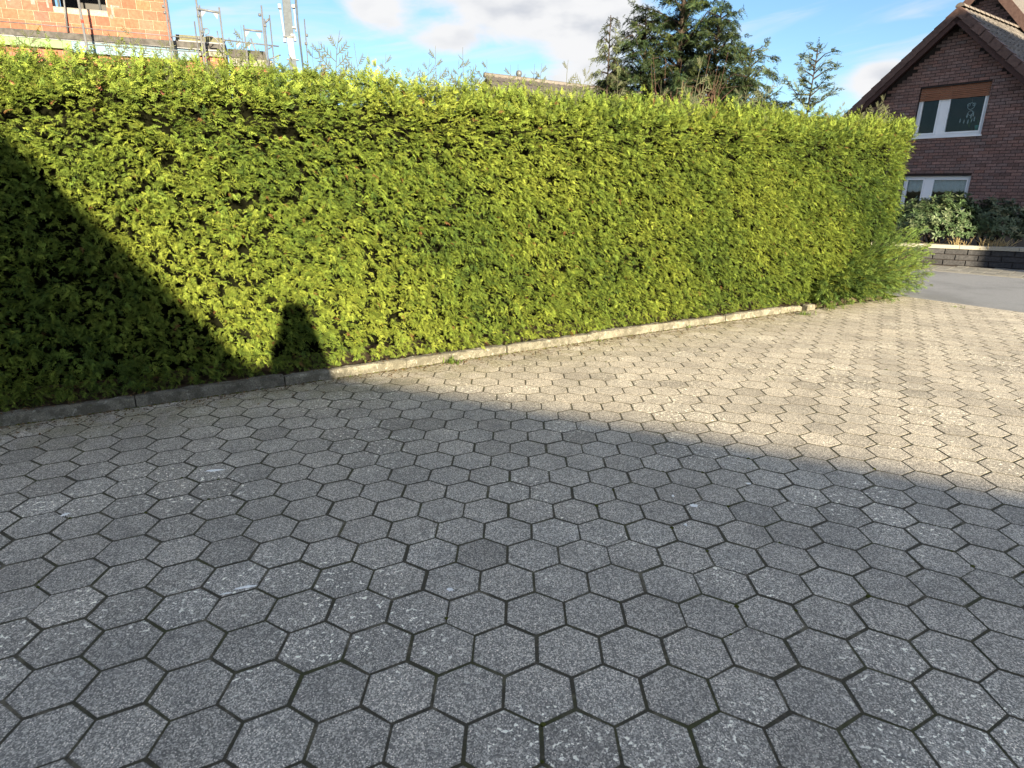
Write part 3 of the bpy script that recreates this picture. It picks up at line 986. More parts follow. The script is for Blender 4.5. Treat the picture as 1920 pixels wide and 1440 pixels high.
# bare reddish twiggy shrub in front of the dark conifer
tw = empty('bare_shrub', gbase(1275, 8.0), label='leafless shrub with thin reddish twigs in front of the dark conifer', cat='shrub')
b = MB(); base = np.array(gbase(1275, 8.0)); rs = np.random.default_rng(55)
for k in range(16):
    a = rs.uniform(0, 6.28); sp = rs.uniform(.15, .62); H = rs.uniform(2.5, 3.25)
    o_ = np.array([math.cos(a) * sp, math.sin(a) * sp * .6, 0])
    pts = [base + o_ * q_ + np.array([rs.normal(0, .02), rs.normal(0, .02), H * q_]) for q_ in (0, .3, .6, .8, 1)]
    b.tube(pts, [.009, .007, .005, .003, .0015], 5, False)
    for q_ in range(9):
        t = rs.uniform(.5, .95); i0 = int(t * 4); p = pts[min(i0, 3)]
        d = np.array([rs.normal(0, 1), rs.normal(0, .6), 1.4]); d /= np.linalg.norm(d); L = rs.uniform(.15, .45)
        b.tube([p, p + d * L * .5, p + d * L + (rs.normal(0, .03), 0, .02)], [.005, .003, .0015], 4, False)
b.build('branches', M['red_bark'], tw)


# ------------------------------------------------------------------ brick-laying helper
def lay(s0, s1, z0, z1, L, H, joint, holes=(), inside=None, depth=.05, jit=.002, tonef=None, base_k=None, bond=.5):
    """running-bond list of (s centre, z centre, width, tone)"""
    out = []; row = 0; z = z0
    while z < z1 - .01:
        s = s0 - (row % 2) * (L + joint) * bond
        while s < s1:
            segs = [(max(s, s0), min(s + L, s1))]
            for (a, b_, c, d) in holes:
                if z + H > c and z < d:
                    ns_ = []
                    for (x, y) in segs:
                        if y <= a or x >= b_: ns_.append((x, y))
                        else:
                            if x < a: ns_.append((x, a))
                            if y > b_: ns_.append((b_, y))
                    segs = ns_
            for (x, y) in segs:
                if y - x > .03 and (inside is None or (inside(x, z + H) and inside(y, z + H))): out.append(((x + y) / 2, z + H / 2, y - x))
            s += L + joint
        z += H + joint; row += 1
    return out


def panel(mb, o, sx, n, s0, s1, z0, z1, th, holes, gable=None):
    """wall slab with rectangular holes: outer face at o, thickness th inward; gable: function s -> top z"""
    xs = sorted({s0, s1, *[h[0] for h in holes], *[h[1] for h in holes]}); zs = sorted({z0, z1, *[h[2] for h in holes], *[h[3] for h in holes]})
    for i in range(len(xs) - 1):
        for k in range(len(zs) - 1):
            cx, cz = (xs[i] + xs[i + 1]) / 2, (zs[k] + zs[k + 1]) / 2
            if any(h[0] < cx < h[1] and h[2] < cz < h[3] for h in holes): continue
            c = o + sx * cx - n * th / 2; c = np.array([c[0], c[1], cz])
            mb.box(c, sx, n, (0, 0, 1), (xs[i + 1] - xs[i]) / 2, th / 2, (zs[k + 1] - zs[k]) / 2)


# ------------------------------------------------------------------ brick house on the right
HP = at_depth(1780, 300, 17.8); HP[2] = 0
HX = np.array([.577, -.817, 0]); HX /= np.linalg.norm(HX)      # along the facade, to the right in the picture
HN = np.array([HX[1], -HX[0], 0])                              # out of the facade
if HN @ (CAM - HP) < 0: HN = -HN
house = empty('brick_house', tuple(HP), label='dark red brick house with steep tiled gable and white windows at the right', cat='house')
AP_S, AP_Z, SL = -.40, 6.02, .93                               # apex of the brickwork, roof slope
S_L, S_R = -3.35, 2.55
top_at = lambda s: AP_Z - SL * abs(s - AP_S)
W1 = (-1.16, .64, 3.02, 4.36); W2 = (-1.16, .64, .72, 1.93)
holes = [W1, W2]


def prism_wall(mb, o, sx, n, pts, th):
    """extrude a polygon in (s,z) inward"""
    k = len(pts); V = [o + sx * s + np.array([0, 0, z]) for s, z in pts] + [o + sx * s - n * th + np.array([0, 0, z]) for s, z in pts]
    F = [tuple(range(k)), tuple(range(2 * k - 1, k - 1, -1))] + [(i, k + i, k + (i + 1) % k, (i + 1) % k) for i in range(k)]
    mb.add(V, F)


WO = HP - HN * .012                                            # mortar face sits behind the brick faces
b = MB()
panel(b, WO, HX, HN, S_L, S_R, 0, W1[2], .30, [W2])
zA = top_at(W1[0]); zB = top_at(W1[1])
zl = top_at(S_L); zr = top_at(S_R)
prism_wall(b, WO, HX, HN, [(S_L, W1[2]), (W1[0], W1[2]), (W1[0], min(zA, 9)), (S_L, zl)] if zl > W1[2] else [(S_L, W1[2]), (W1[0], W1[2]), (W1[0], zA), (S_L, W1[2] + .01)], .30)
prism_wall(b, WO, HX, HN, [(W1[1], W1[2]), (S_R, W1[2]), (S_R, zr), (W1[1], zB)], .30)
prism_wall(b, WO, HX, HN, [(W1[0], W1[3]), (W1[1], W1[3]), (W1[1], zB), (AP_S, AP_Z), (W1[0], zA)], .30)
wall_part = b.build('wall', M['mortar'], house)
# the two long sides and the back of the front wing
D = 4.0
for s in (S_L, S_R - .30):
    b = MB(); c = HP + HX * (s + .15) - HN * (.30 + (D - .3) / 2); b.box((c[0], c[1], top_at(S_L) / 2 if s == S_L else top_at(S_R) / 2), HX, HN, (0, 0, 1), .15, (D - .3) / 2 - .012, (top_at(s if s == S_L else S_R)) / 2)
    b.build('side_wall', M['house_brick'], house)
bb = block_base(1.0, .06, .071, .004)
vb = [block_base(.24, .05, .071, .004)]
its = []
ins = lambda s, z: z < top_at(s) - .02
for (s, z, L) in lay(S_L, S_R, .0, AP_Z, .24, .071, .0123, holes, ins):
    t = 1 + rng.normal(0, .13); wv = rng.normal(0, .06)
    o_ = HP + HX * s - HN * (.025 + abs(rng.normal(0, .0015)))
    Mx = frame_m((o_[0], o_[1], z), HX * (L / .24), HN, (0, 0, 1)); its.append((Mx, (t * (1 + wv), t, t * (1 - wv * .5)), 0))


def hkey(it):
    P = it[0][:3, 3]; c = R @ (P - CAM); u = 960 + F_PX * c[0] / c[2]; v = 720 + F_PX * c[1] / c[2]
    vis = u < 1925 and u > 1690 and v > -5 and v < 450
    return (0 if vis else 1000) + np.linalg.norm(P - CAM)


pieces('brick', vb, its, M['house_brick'], wall_part, 300, hkey)


def bx(mb, s0, s1, z0, z1, d0, d1, P0=None, X=None, N=None):
    """box in facade coordinates: s range, z range, d = distance in front of the facade"""
    P0 = HP if P0 is None else P0; X = HX if X is None else X; N = HN if N is None else N
    c = P0 + X * (s0 + s1) / 2 + N * (d0 + d1) / 2
    mb.box((c[0], c[1], (z0 + z1) / 2), X, N, (0, 0, 1), (s1 - s0) / 2, (d1 - d0) / 2, (z1 - z0) / 2)


def window(W, shutter_z, mull, parent, sill_z):
    win = MB(); s0, s1, z0, z1 = W
    f0, f1 = -.17, -.10; fw = .07
    zt = z1
    bx(win, s0, s0 + fw, z0, zt, f0, f1); bx(win, s1 - fw, s1, z0, zt, f0, f1)
    bx(win, s0 + fw, s1 - fw, z0, z0 + fw, f0, f1); bx(win, s0 + fw, s1 - fw, zt - fw, zt, f0, f1)
    bx(win, mull[0], mull[1], z0 + fw, zt - fw, f0, f1)
    wo_ = win.build('window', M['white'], parent, bevel=.006)
    for (a, c) in ((s0 + fw, mull[0]), (mull[1], s1 - fw)):
        sm = MB(); fs = .045; g0, g1 = -.155, -.088
        bx(sm, a + .002, a + fs, z0 + fw + .002, zt - fw - .002, g0, g1); bx(sm, c - fs, c - .002, z0 + fw + .002, zt - fw - .002, g0, g1)
        bx(sm, a + fs, c - fs, z0 + fw + .002, z0 + fw + fs, g0, g1); bx(sm, a + fs, c - fs, zt - fw - fs, zt - fw - .002, g0, g1)
        sm.build('sash', M['white'], wo_)
        gl = MB(); bx(gl, a + fs, c - fs, z0 + fw + fs, zt - fw - fs, -.128, -.122); gl.build('pane', M['glass'], wo_)
    # dark room behind
    rm = MB(); bx(rm, s0 - .02, s1 + .02, z0 - .02, z1 + .02, -2.2, -2.16); bx(rm, s0 - .3, s0 - .25, z0 - .02, z1 + .02, -2.16, -.31); bx(rm, s1 + .25, s1 + .3, z0 - .02, z1 + .02, -2.16, -.31)
    bx(rm, s0 - .25, s1 + .25, z1 + .0, z1 + .03, -2.16, -.31); bx(rm, s0 - .25, s1 + .25, z0 - .05, z0 - .02, -2.16, -.31)
    rm.build('room', M['dark'], wo_)
    return wo_


w1 = window(W1, 4.07, (-.575, -.37), house, 3.0)
b = MB(); bx(b, W1[0] - .03, W1[1] + .03, 2.975, 3.018, -.12, .05); b.build('sill', M['white'], w1, bevel=.004)
k = 0; z = 4.06
while z < 4.35:
    b = MB(); bx(b, W1[0] + .02, W1[1] - .02, z, z + .040, -.075, -.055); o = b.build('shutter_slat', M['shutter'], w1, bevel=.006); z += .046
b = MB(); bx(b, W1[0] + .02, W1[1] - .02, 4.02, 4.055, -.078, -.052); b.build('shutter_rail', M['shutter'], w1)
w2 = window(W2, 0, (-.575, -.37), house, .7)
b = MB(); bx(b, W2[0] - .03, W2[1] + .03, .675, .718, -.12, .05); b.build('sill', M['white'], w2, bevel=.004)
# half curtains with scalloped hem behind the panes of the lower window
for (a, c) in ((W2[0] + .11, -.62), (-.33, W2[1] - .11)):
    V = []; F = []; n = 50
    for i in range(n):
        s = a + (c - a) * i / (n - 1); d = -.165 + .008 * math.sin(s * 55); zb_ = 1.50 - .035 * abs(math.sin((s - a) * math.pi / .17)); p = HP + HX * s + HN * d
        V += [(p[0], p[1], 1.86), (p[0], p[1], zb_ + .05), (p[0], p[1], zb_)]
    for i in range(n - 1):
        for k in (0, 1): F.append((3 * i + k, 3 * i + k + 1, 3 * i + 4 + k, 3 * i + 3 + k))
    b = MB(); b.add(V, F, True); o = b.build('curtain', M['curtain'], w2); md = o.modifiers.new('thick', 'SOLIDIFY'); md.thickness = .002

# roof: verge tiles, fascia boards, tiled slopes
OV = .38                                                        # overhang in front of the gable
RT = .26                                                        # roof build-up above the brick line, measured vertically


def slope_pt(side, along_, d, h=0.0):
    """point on a roof slope: along_ = run from the ridge (horizontal), d = in front of facade, h = height above the roof face"""
    s = AP_S + side * along_
    p = HP + HX * s + HN * d
    return np.array([p[0], p[1], AP_Z + RT - SL * along_ + h])


cs = 1 / math.sqrt(1 + SL * SL); sn = SL * cs
for side, run in ((-1, 3.35), (1, 3.35)):
    nrm_ = HX * side * sn + np.array([0, 0, cs]); dn = HX * side * cs - np.array([0, 0, sn])
    # roof deck
    b = MB(); c = slope_pt(side, run / 2, OV / 2 - 2.2, 0) - nrm_ * .11
    b.box(c, dn, HN, nrm_, run / 2 / cs, (4.4 + OV) / 2 - .02, .05); b.build('roof', M['fascia'], house)
    deck = bpy.context.scene.objects[-1] if False else None
    # bargeboard below the verge tiles
    b = MB(); a0 = slope_pt(side, .0, OV - .03, 0) - nrm_ * .22; a1 = slope_pt(side, run, OV - .03, 0) - nrm_ * .22
    b.bar(a0, a1, nrm_, .03, .13); b.build('bargeboard', M['fascia'], house)
    # soffit boards
    b = MB(); a0 = slope_pt(side, .02, OV / 2 - .02, 0) - nrm_ * .175; a1 = slope_pt(side, run, OV / 2 - .02, 0) - nrm_ * .175
    b.bar(a0, a1, nrm_, OV - .05, .02); b.build('soffit', M['fascia'], house)
    # verge tiles: L-shaped, lapped
    Lt = .36; n = int(run / cs / .335)
    vt = MB()
    Vb = np.array([(0, 0, 0), (Lt, 0, 0), (Lt, -.20, 0), (0, -.20, 0), (0, 0, .022), (Lt, 0, .022), (Lt, -.20, .022), (0, -.20, .022)])
    Fb = [(0, 3, 2, 1), (4, 5, 6, 7), (0, 1, 5, 4), (1, 2, 6, 5), (2, 3, 7, 6), (3, 0, 4, 7)]
    Vc = np.array([(0, 0, -.17), (Lt, 0, -.17), (Lt, .022, -.17), (0, .022, -.17), (0, 0, .022), (Lt, 0, .022), (Lt, .022, .022), (0, .022, .022)])
    base_v = (np.vstack([Vb, Vc]), Fb + [tuple(i + 8 for i in f) for f in Fb])
    tl = []
    for i in range(n):
        o_ = slope_pt(side, i * .335 * cs, OV, 0)
        tilt = .055
        dd = dn * math.cos(tilt) + nrm_ * math.sin(tilt) * 1; dd = dn * math.cos(tilt) - nrm_ * 0 + nrm_ * math.sin(tilt); nn_ = np.cross(dd, HN) * (1 if side < 0 else -1)
        nn_ = nrm_ * math.cos(tilt) - dn * math.sin(tilt)
        t = 1 + rng.normal(0, .06); tl.append((frame_m(o_, dd, HN, nn_), (t, t, t), 0))
    pieces('verge_tile', [base_v], tl, M['verge'], house)
# ridge caps
rc = MB(); V = []; seg = 8
for x in (0, .40):
    for k in range(seg + 1):
        a = math.pi * k / seg; V.append((x, math.cos(a) * (.115 - .02 * (x > 0)), math.sin(a) * (.10 - .015 * (x > 0)) - .02))
F = [(k, k + 1, seg + 2 + k, seg + 1 + k) for k in range(seg)] + [tuple(range(seg, -1, -1)), tuple(range(seg + 1, 2 * seg + 2))]
tl = []
for i in range(12):
    o_ = slope_pt(1, 0, OV - .02 - i * .36, .035); t = 1 + rng.normal(0, .06)
    tl.append((frame_m(o_, -HN, np.cross([0, 0, 1], -HN), (0, 0, 1)), (t * 1.15, t * 1.1, t * 1.05), 0))
pieces('ridge_tile', [(np.array(V), F)], tl, M['roof_tile'], house)
# pantiles
V = []; nx = 9
for y in (0, .37):
    for k in range(nx):
        x = .30 * k / (nx - 1); zc = .028 * (1 - math.cos(2 * math.pi * min(1, x / .17))) if x < .17 else -.004 * math.sin(math.pi * (x - .17) / .13)
        V.append((y, x, zc + (.026 if y > 0 else 0)))
        V.append((y, x, zc + (.026 if y > 0 else 0) - .012))
F = []
for k in range(nx - 1):
    a, c = 2 * k, 2 * nx + 2 * k
    F += [(a, a + 2, c + 2, c), (a + 1, c + 1, c + 3, a + 3), (c, c + 2, c + 3, c + 1)]
for side, lim in ((1, 210), (-1, 0)):
    nrm_ = HX * side * sn + np.array([0, 0, cs]); dn = HX * side * cs - np.array([0, 0, sn]); tl = []
    for r_ in range(13):
        for c_ in range(14):
            o_ = slope_pt(side, (.03 + r_ * .335) * cs if r_ else .03 * cs, OV - .20 - c_ * .30, -.012) - nrm_ * .0
            if (.03 + r_ * .335) * cs > 3.2: continue
            t = 1 + rng.normal(0, .12)
            tl.append((frame_m(o_, dn, -HN, nrm_), (t, t, t), 0))
    if side > 0: pieces('roof_tile', [(np.array(V), F)], tl, M['roof_tile'], house, 120, lambda it: np.linalg.norm(it[0][:3, 3] - CAM))
    else: joined('roof_tile', [(np.array(V), F)], tl, M['roof_tile'], house, kind='stuff')

# taller rear gable of the same house
HB = HP - HN * 4.0; A2S, A2Z = -1.42, 7.74
SL2 = 1.15; cs2 = 1 / math.sqrt(1 + SL2 * SL2); sn2 = SL2 * cs2; HW = 3.1
b = MB(); pts = [(A2S - HW, 0), (A2S + HW, 0), (A2S + HW, A2Z - SL2 * HW), (A2S, A2Z), (A2S - HW, A2Z - SL2 * HW)]
prism_wall(b, HB - HN * .012, HX, HN, pts, 5.5); rear = b.build('rear_wing', M['mortar'], house)
its = []
for (s, z, L) in lay(A2S - 2.9, A2S + 2.9, 5.0, A2Z, .24, .071, .0123, (), lambda s, z: z < A2Z - SL2 * abs(s - A2S) - .02):
    t = 1 + rng.normal(0, .1); o_ = HB + HX * s - HN * .025
    its.append((frame_m((o_[0], o_[1], z), HX * (L / .24), HN, (0, 0, 1)), (t * .95, t * .93, t * .93), 0))
joined('brick', vb, its, M['house_brick'], rear, kind='stuff')
for side in (-1, 1):
    nrm_ = HX * side * sn2 + np.array([0, 0, cs2]); dn = HX * side * cs2 - np.array([0, 0, sn2])
    b = MB(); p0 = HB + HX * A2S + HN * (.30 - 3.0) + np.array([0, 0, A2Z + .12]); c = p0 + dn * 2.45
    b.box(c, dn, HN, nrm_, 2.45, 3.0, .05); b.build('rear_roof', M['roof_tile'], house)
    b = MB(); p0 = HB + HX * A2S + HN * .335 + np.array([0, 0, A2Z + .08]); b.bar(p0, p0 + dn * 4.9, nrm_, .03, .24); b.build('rear_bargeboard', M['verge'], house)

# things seen inside the upper window
orn = empty('window_ornament', tuple(HP + HX * .20 - HN * .24 + np.array([0, 0, 3.9])), label='pale hanging ornament of hoops and feathers behind the upper window pane', cat='ornament')
oc = HP + HX * .16 - HN * .26


def ring(mb, c, r_, rr, rot=0):
    pts = [c + HX * math.cos(a) * r_ + np.array([0, 0, math.sin(a) * r_]) for a in np.linspace(0, 2 * math.pi, 17)]
    mb.tube(pts, rr, 5, False)


b = MB(); z0 = np.array([0, 0, 1.0])
ring(b, oc + z0 * 3.80, .085, .008); ring(b, oc + z0 * 3.62 + HX * .02, .06, .007); ring(b, oc + z0 * 3.84 + HX * -.06, .035, .006); ring(b, oc + z0 * 3.84 + HX * .07, .035, .006)
b.tube([oc + z0 * 4.1, oc + z0 * 3.88], .003, 4); b.build('hoop', M['curtain'], orn)
for dx, dz in ((-.20, 3.40), (-.10, 3.37), (0, 3.36), (.09, 3.38), (.15, 3.42), (-.05, 3.52), (.05, 3.50), (.10, 3.55)):
    b = MB(); c = oc + HX * dx + z0 * dz
    b.tube([c + z0 * .10, c + z0 * .05, c, c - z0 * .03], [.002, .014, .018, .003], 5); b.build('feather', M['curtain'], orn)
pot = empty('potted_plant', tuple(HP + HX * .40 - HN * .26 + np.array([0, 0, 3.14])), label='spiky plant in a turquoise pot on the inner sill of the upper window', cat='plant')
pc = HP + HX * .44 - HN * .26
b = MB(); b.tube([pc + z0 * 3.14, pc + z0 * 3.26, pc + z0 * 3.28, pc + z0 * 3.28], [.055, .08, .085, .07], 14); b.build('pot', M['teal'], pot)
b = MB()
for k in range(16):
    a = rng.uniform(0, 6.28); L = rng.uniform(.2, .36); o_ = np.array([math.cos(a), math.sin(a), 0]) * rng.uniform(.05, .18)
    q0 = pc - HX * .22 * (k % 2) + z0 * 3.22; b.tube([q0, q0 + o_ * .5 + z0 * L * .6, q0 + o_ + z0 * L], [.010, .007, .001], 4)
b.build('leaves', M['blade'], pot)

# ------------------------------------------------------------------ garden wall, garden bed, pavement, shrubs
wallT = empty('garden_wall', tuple(WB_A), label='low anthracite block wall with pale coping in front of the brick house', cat='wall')
b = MB(); c = WB_A - WN * .12 + WD * 1.0; b.box((c[0], c[1], .165), WD, WN, (0, 0, 1), 8.0, .095, .175); b.build('wall_core', M['mortar'], wallT)
base_b = [block_base(.388, .05, .104, .010)]; its = []
for (s, z, L) in lay(-6.8, 8.8, .004, .34, .388, .104, .010):
    if L < .1: continue
    t = 1 + rng.normal(0, .10); o_ = WB_A + WD * s - WN * (.024 + rng.uniform(0, .003))
    its.append((frame_m((o_[0], o_[1], z), WD * (L / .388), WN, (0, 0, 1)), (t, t, t * 1.02), 0))
pieces('wall_block', base_b, its, M['wall_block'], wallT)
cb = [(np.array(BOX_V) * np.array([.992, .28, .075]), BOX_F)]; its = []
for i in range(15):
    t = 1 + rng.normal(0, .05); o_ = WB_A + WD * (-6.3 + i * 1.0) - WN * .11
    its.append((frame_m((o_[0], o_[1], .3835), WD, WN * -1 if False else -WN, (0, 0, 1)) if False else (frame_m((o_[0], o_[1], .3835), WD, WN, (0, 0, 1))), (t, t, t * .97), 0))
pieces('coping_stone', cb, its, M['coping'], wallT)
q = [WB_A - WD * 7 - WN * .18, WB_A + WD * 8.8 - WN * .18, WB_A + WD * 8.8 - WN * 5.5, WB_A - WD * 7 - WN * 6.5]
b = MB(); b.add([(x, y, .36) for x, y, z in q], [(0, 1, 2, 3)]); b.build('garden_bed', M['soil'], kind='structure')
# pavement of long grey stones between wall and road
pv = []; pbs = []
q = [WB_A - WD * 2.99, FE_A + FE_D * 14, WB_A + WD * 12]
b = MB(); b.add([(x, y, -.008) for x, y, z in q], [(0, 1, 2)]); pavement = b.build('pavement', M['mortar'], kind='structure')
pdir = FE_D; pn = np.array([-FE_D[1], FE_D[0], 0]); pn = pn if pn @ (WB_A - FE_A) > 0 else -pn
its = []; cb_v, cb_f = block_base(.192, .04, .192, .004)
cb2 = (np.stack([cb_v[:, 0], -cb_v[:, 2], cb_v[:, 1]], 1), cb_f)
for i in range(-26, 50):
    for j_ in range(0, 26):
        o_ = FE_A + pdir * (i * .20 + .1) + pn * (j_ * .20 + .1 + .06)
        if (o_ - WB_A) @ WN < .11: continue
        t = 1 + rng.normal(0, .12)
        its.append((frame_m((o_[0], o_[1], -.018 + rng.normal(0, .001)), pdir, pn * (-1 if np.cross(pdir, pn)[2] < 0 else 1), (0, 0, 1)), (t, t, t), 0))
pieces('paving_stone', [cb2], its, M['pavement'], pavement, 150, view_key)
# flush kerb line at the far side of the asphalt and the edging strip at the driveway
b = MB(); c = FE_A + FE_D * 4; b.box((c[0], c[1], -.02), FE_D, pn, (0, 0, 1), 14, .045, .018); b.build('road_edging', M['pavement'], kind='structure')

# rhododendrons behind the wall


def leafm(L=1.0, w_=.30, fold=.12, seed=0):
    V = [(0, 0, 0)]; F = []; n = 5
    for i in range(1, n):
        t = i / n; ww = w_ * math.sin(math.pi * t ** .8) * .5; V += [(-ww, t * L, -.25 * t * t + fold * ww), (0, t * L, -.25 * t * t), (ww, t * L, -.25 * t * t + fold * ww)]
    V.append((0, L, -.28)); e = len(V) - 1
    F += [(0, 2, 1), (0, 3, 2)]
    for i in range(n - 2):
        a = 1 + 3 * i; F += [(a, a + 1, a + 4, a + 3), (a + 1, a + 2, a + 5, a + 4)]
    a = e - 3; F += [(a, a + 1, e), (a + 1, a + 2, e)]
    return np.array(V, float), F


def rosette(seed):
    rs = np.random.default_rng(seed); V = []; F = []
    for k in range(8):
        v, f = leafm(); a = k * 2.4 + rs.normal(0, .2); el_ = rs.uniform(.0, .9)
        Mz = np.array(Euler((el_, 0, a), 'XYZ').to_matrix()); v = v * rs.uniform(.75, 1.1) @ Mz.T
        b_ = sum(len(x) for x in V); V.append(v); F += [tuple(i + b_ for i in q_) for q_ in f]
    return np.vstack(V), F


rh = [proto(*rosette(s), M['leather_leaf'], 'leaf_rosette') for s in range(4)]


def bush(name, c, rx, ry, rz, n, label, seed, tint0=(.045, .075, .030), hi=(.085, .11, .055)):
    t = empty(name, (c[0], c[1], .36), label=label, cat='shrub'); rs = np.random.default_rng(seed)
    d = nrm(rs.normal(0, 1, (n, 3))); d[:, 2] = np.abs(d[:, 2]) * .9 + rs.uniform(-.3, .1, n); d = nrm(d)
    r_ = rs.uniform(.55, 1.0, n) ** .5 * (1 + .22 * hnoise(d[:, 0] * 3, d[:, 2] * 3 + d[:, 1], seed, 1.2))
    P = np.array(c) + d * r_[:, None] * np.array([rx, ry, rz]); P = P[P[:, 2] > .38]; d = d[:len(P)]
    d = nrm((P - np.array(c)) / np.array([rx, ry, rz])); n = len(P)
    up = nrm(d + np.array([0, 0, .7]) + rs.normal(0, .35, (n, 3)))
    ax = nrm(np.cross(up, rs.normal(0, 1, (n, 3))))
    tint = np.array(tint0) * (1 + rs.normal(0, .2, (n, 1))); k = rs.random(n) < .3; tint[k] = np.array(hi) * (1 + rs.normal(0, .15, (k.sum(), 1)))
    scatter('foliage', P, ax, up, rs.uniform(.075, .12, n), np.clip(tint, .01, .4), rh, t)
    b_ = MB()
    for k in range(14):
        q_ = P[rs.integers(n)]; r0 = np.array([c[0] + rs.normal(0, .1), c[1] + rs.normal(0, .1), .34]); b_.tube([r0, (r0 + q_) / 2 + (0, 0, .1), q_], [.016, .010, .004], 5, False)
    b_.build('branches', M['bark'], t)
    return t


rA = at_depth(1758, 412, 13.3); rB = at_depth(1848, 418, 13.2)
bush('rhododendron', (rA[0], rA[1], .76), .98, .62, .68, 1500, 'dense dark green rhododendron under the lower window behind the garden wall', 11)
bush('rhododendron', (rB[0] + .1, rB[1] - .1, .70), .66, .52, .64, 720, 'smaller loose rhododendron with paler leaves right of the dense one', 12, (.06, .085, .045), (.14, .15, .085))
# dry pale perennial stalks on the bed
for (u, v, n, lab) in ((1868, 457, 70, 'larger clump of dry straw coloured stalks at the right behind the wall coping'), (1800, 453, 26, 'small clump of dry straw coloured stalks in the middle behind the wall coping')):
    p = at_depth(u, v, 12.7 if n > 50 else 12.9); p = np.array([p[0], p[1], .36])
    o = empty('dry_perennial', tuple(p), label=lab, cat='plant', group='dry plants behind the garden wall'); b = MB()
    for k in range(n):
        r0 = p + np.array([rng.normal(0, .16 if n > 50 else .10), rng.normal(0, .08), 0]); d = np.array([rng.normal(0, .10), rng.normal(0, .08), rng.uniform(.10, .26)])
        b.tube([r0, r0 + d * .6, r0 + d + (rng.normal(0, .03), 0, 0)], [.005, .006, .004], 4, False)
    b.build('stalks', M['straw'], o)

# ------------------------------------------------------------------ brick shell under construction, left
LX = np.array([.941, .337, 0]); LX /= np.linalg.norm(LX); LN = np.array([LX[1], -LX[0], 0])
LP = at_depth(150, 60, 17.5); LP[2] = 0
shell = empty('building_shell', tuple(LP), label='unfinished orange clay block building with foam edged floor slab behind the hedge', cat='building')
hole = (-.55, .77, 6.19, 7.6)
SL0, SL1 = -9.0, 2.33
b = MB(); panel(b, LP - LN * .01, LX, LN, SL0, SL1, 5.55, 9.0, .30, [hole]); up_wall = b.build('wall', M['clay_mortar'], shell)
cbk = [block_base(.357, .06, .237, .004)]; its = []
for (s, z, L) in lay(SL0, SL1, 5.553, 8.95, .357, .237, .011, [hole], bond=.37):
    t = 1 + rng.normal(0, .075); t = t * (.80 if rng.random() < .16 else 1)
    o_ = LP + LX * s - LN * .03
    its.append((frame_m((o_[0], o_[1], z), LX * (L / .357), LN, (0, 0, 1)), (t * 1.02, t * (1 + rng.normal(0, .05)), t * (1 + rng.normal(0, .06))), 0))


def lkey(it):
    P = it[0][:3, 3]; return (0 if in_view(P, .02) else 1000) + np.linalg.norm(P - CAM)


pieces('clay_block', cbk, its, M['clay_block'], up_wall, 260, lkey)
fb_ = lambda mb, s0, s1, z0, z1, d0, d1: bx(mb, s0, s1, z0, z1, d0, d1, LP, LX, LN)
# mortar smears beside the opening
for (s, z, w_, h_) in ((.90, 6.20, .05, .30), (1.02, 6.32, .16, .04), (.86, 6.05, .06, .1), (-.66, 6.25, .05, .22), (-1.0, 6.28, .10, .18), (-1.55, 6.3, .07, .16)):
    b = MB(); fb_(b, s - w_ / 2, s + w_ / 2, z - h_ / 2, z + h_ / 2, -.001, .006); b.build('mortar_smear', M['concrete'], up_wall)
b = MB(); fb_(b, hole[0] - .5, hole[1] + .5, 5.56, 8.9, -3.0, -2.9); b.build('inner_wall', M['black'], shell)
b = MB(); fb_(b, hole[0], hole[1], 6.17, 6.19, -.30, -.004); b.build('sill', M['concrete'], shell)
# steel props and timber inside the opening
for s, mt in ((-.44, 'galv'), (.57, 'galv')):
    b = MB(); p = LP + LX * s - LN * .20; b.tube([p + z0 * 6.2, p + z0 * 8.9], .03, 8); b.build('prop', M[mt], shell)
b = MB(); fb_(b, hole[0] - .3, hole[1] + .3, 6.22, 6.25, -1.6, -.5); b.build('inner_board', M['black'], shell)
# slab edge: bitumen felt upstand in lapped sheets, foam boards below
s = -9.0; k = 0
while s < 3.75:
    wd = 1.0 + .25 * ((k * 7) % 3) - .2; b = MB(); fb_(b, s, min(s + wd - .006, 3.8), 5.375, 5.548, -.25, .045 + .006 * (k % 2)); b.build('felt_sheet', M['felt'], shell); s += wd; k += 1
b = MB(); fb_(b, -9, 3.8, 5.335, 5.372, -.25, .075); b.build('edge_strip', M['galv'], shell)
s = -9.0; k = 0
while s < 3.0:
    wd = 1.25; col = 'green_foam' if s + wd / 2 < -.1 else 'blue_foam'
    z0_, z1_ = (5.13, 5.33) if col == 'green_foam' else (5.045, 5.33)
    e = min(s + wd - .008, 3.0)
    b = MB(); fb_(b, s, e, z0_, z1_, -.2, .055 + .004 * (k % 2)); b.build('foam_board', M[col], shell); s += wd; k += 1
b = MB(); fb_(b, 3.0, 3.8, 5.2, 5.33, -.3, .03); b.build('slab_end', M['concrete'], shell)
b = MB(); panel(b, LP - LN * .09, LX, LN, SL0, 3.78, 0, 5.32, .30, []); low_wall = b.build('lower_wall', M['clay_mortar'], shell)
its = []
for (s, z, L) in lay(SL0, 3.78, 3.37, 5.12, .357, .237, .011, [], bond=.37):
    t = 1 + rng.normal(0, .07); o_ = LP + LX * s - LN * .11
    its.append((frame_m((o_[0], o_[1], z), LX * (L / .357), LN, (0, 0, 1)), (t, t, t), 0))
pieces('clay_block', cbk, its, M['clay_block'], low_wall, 90, lkey)
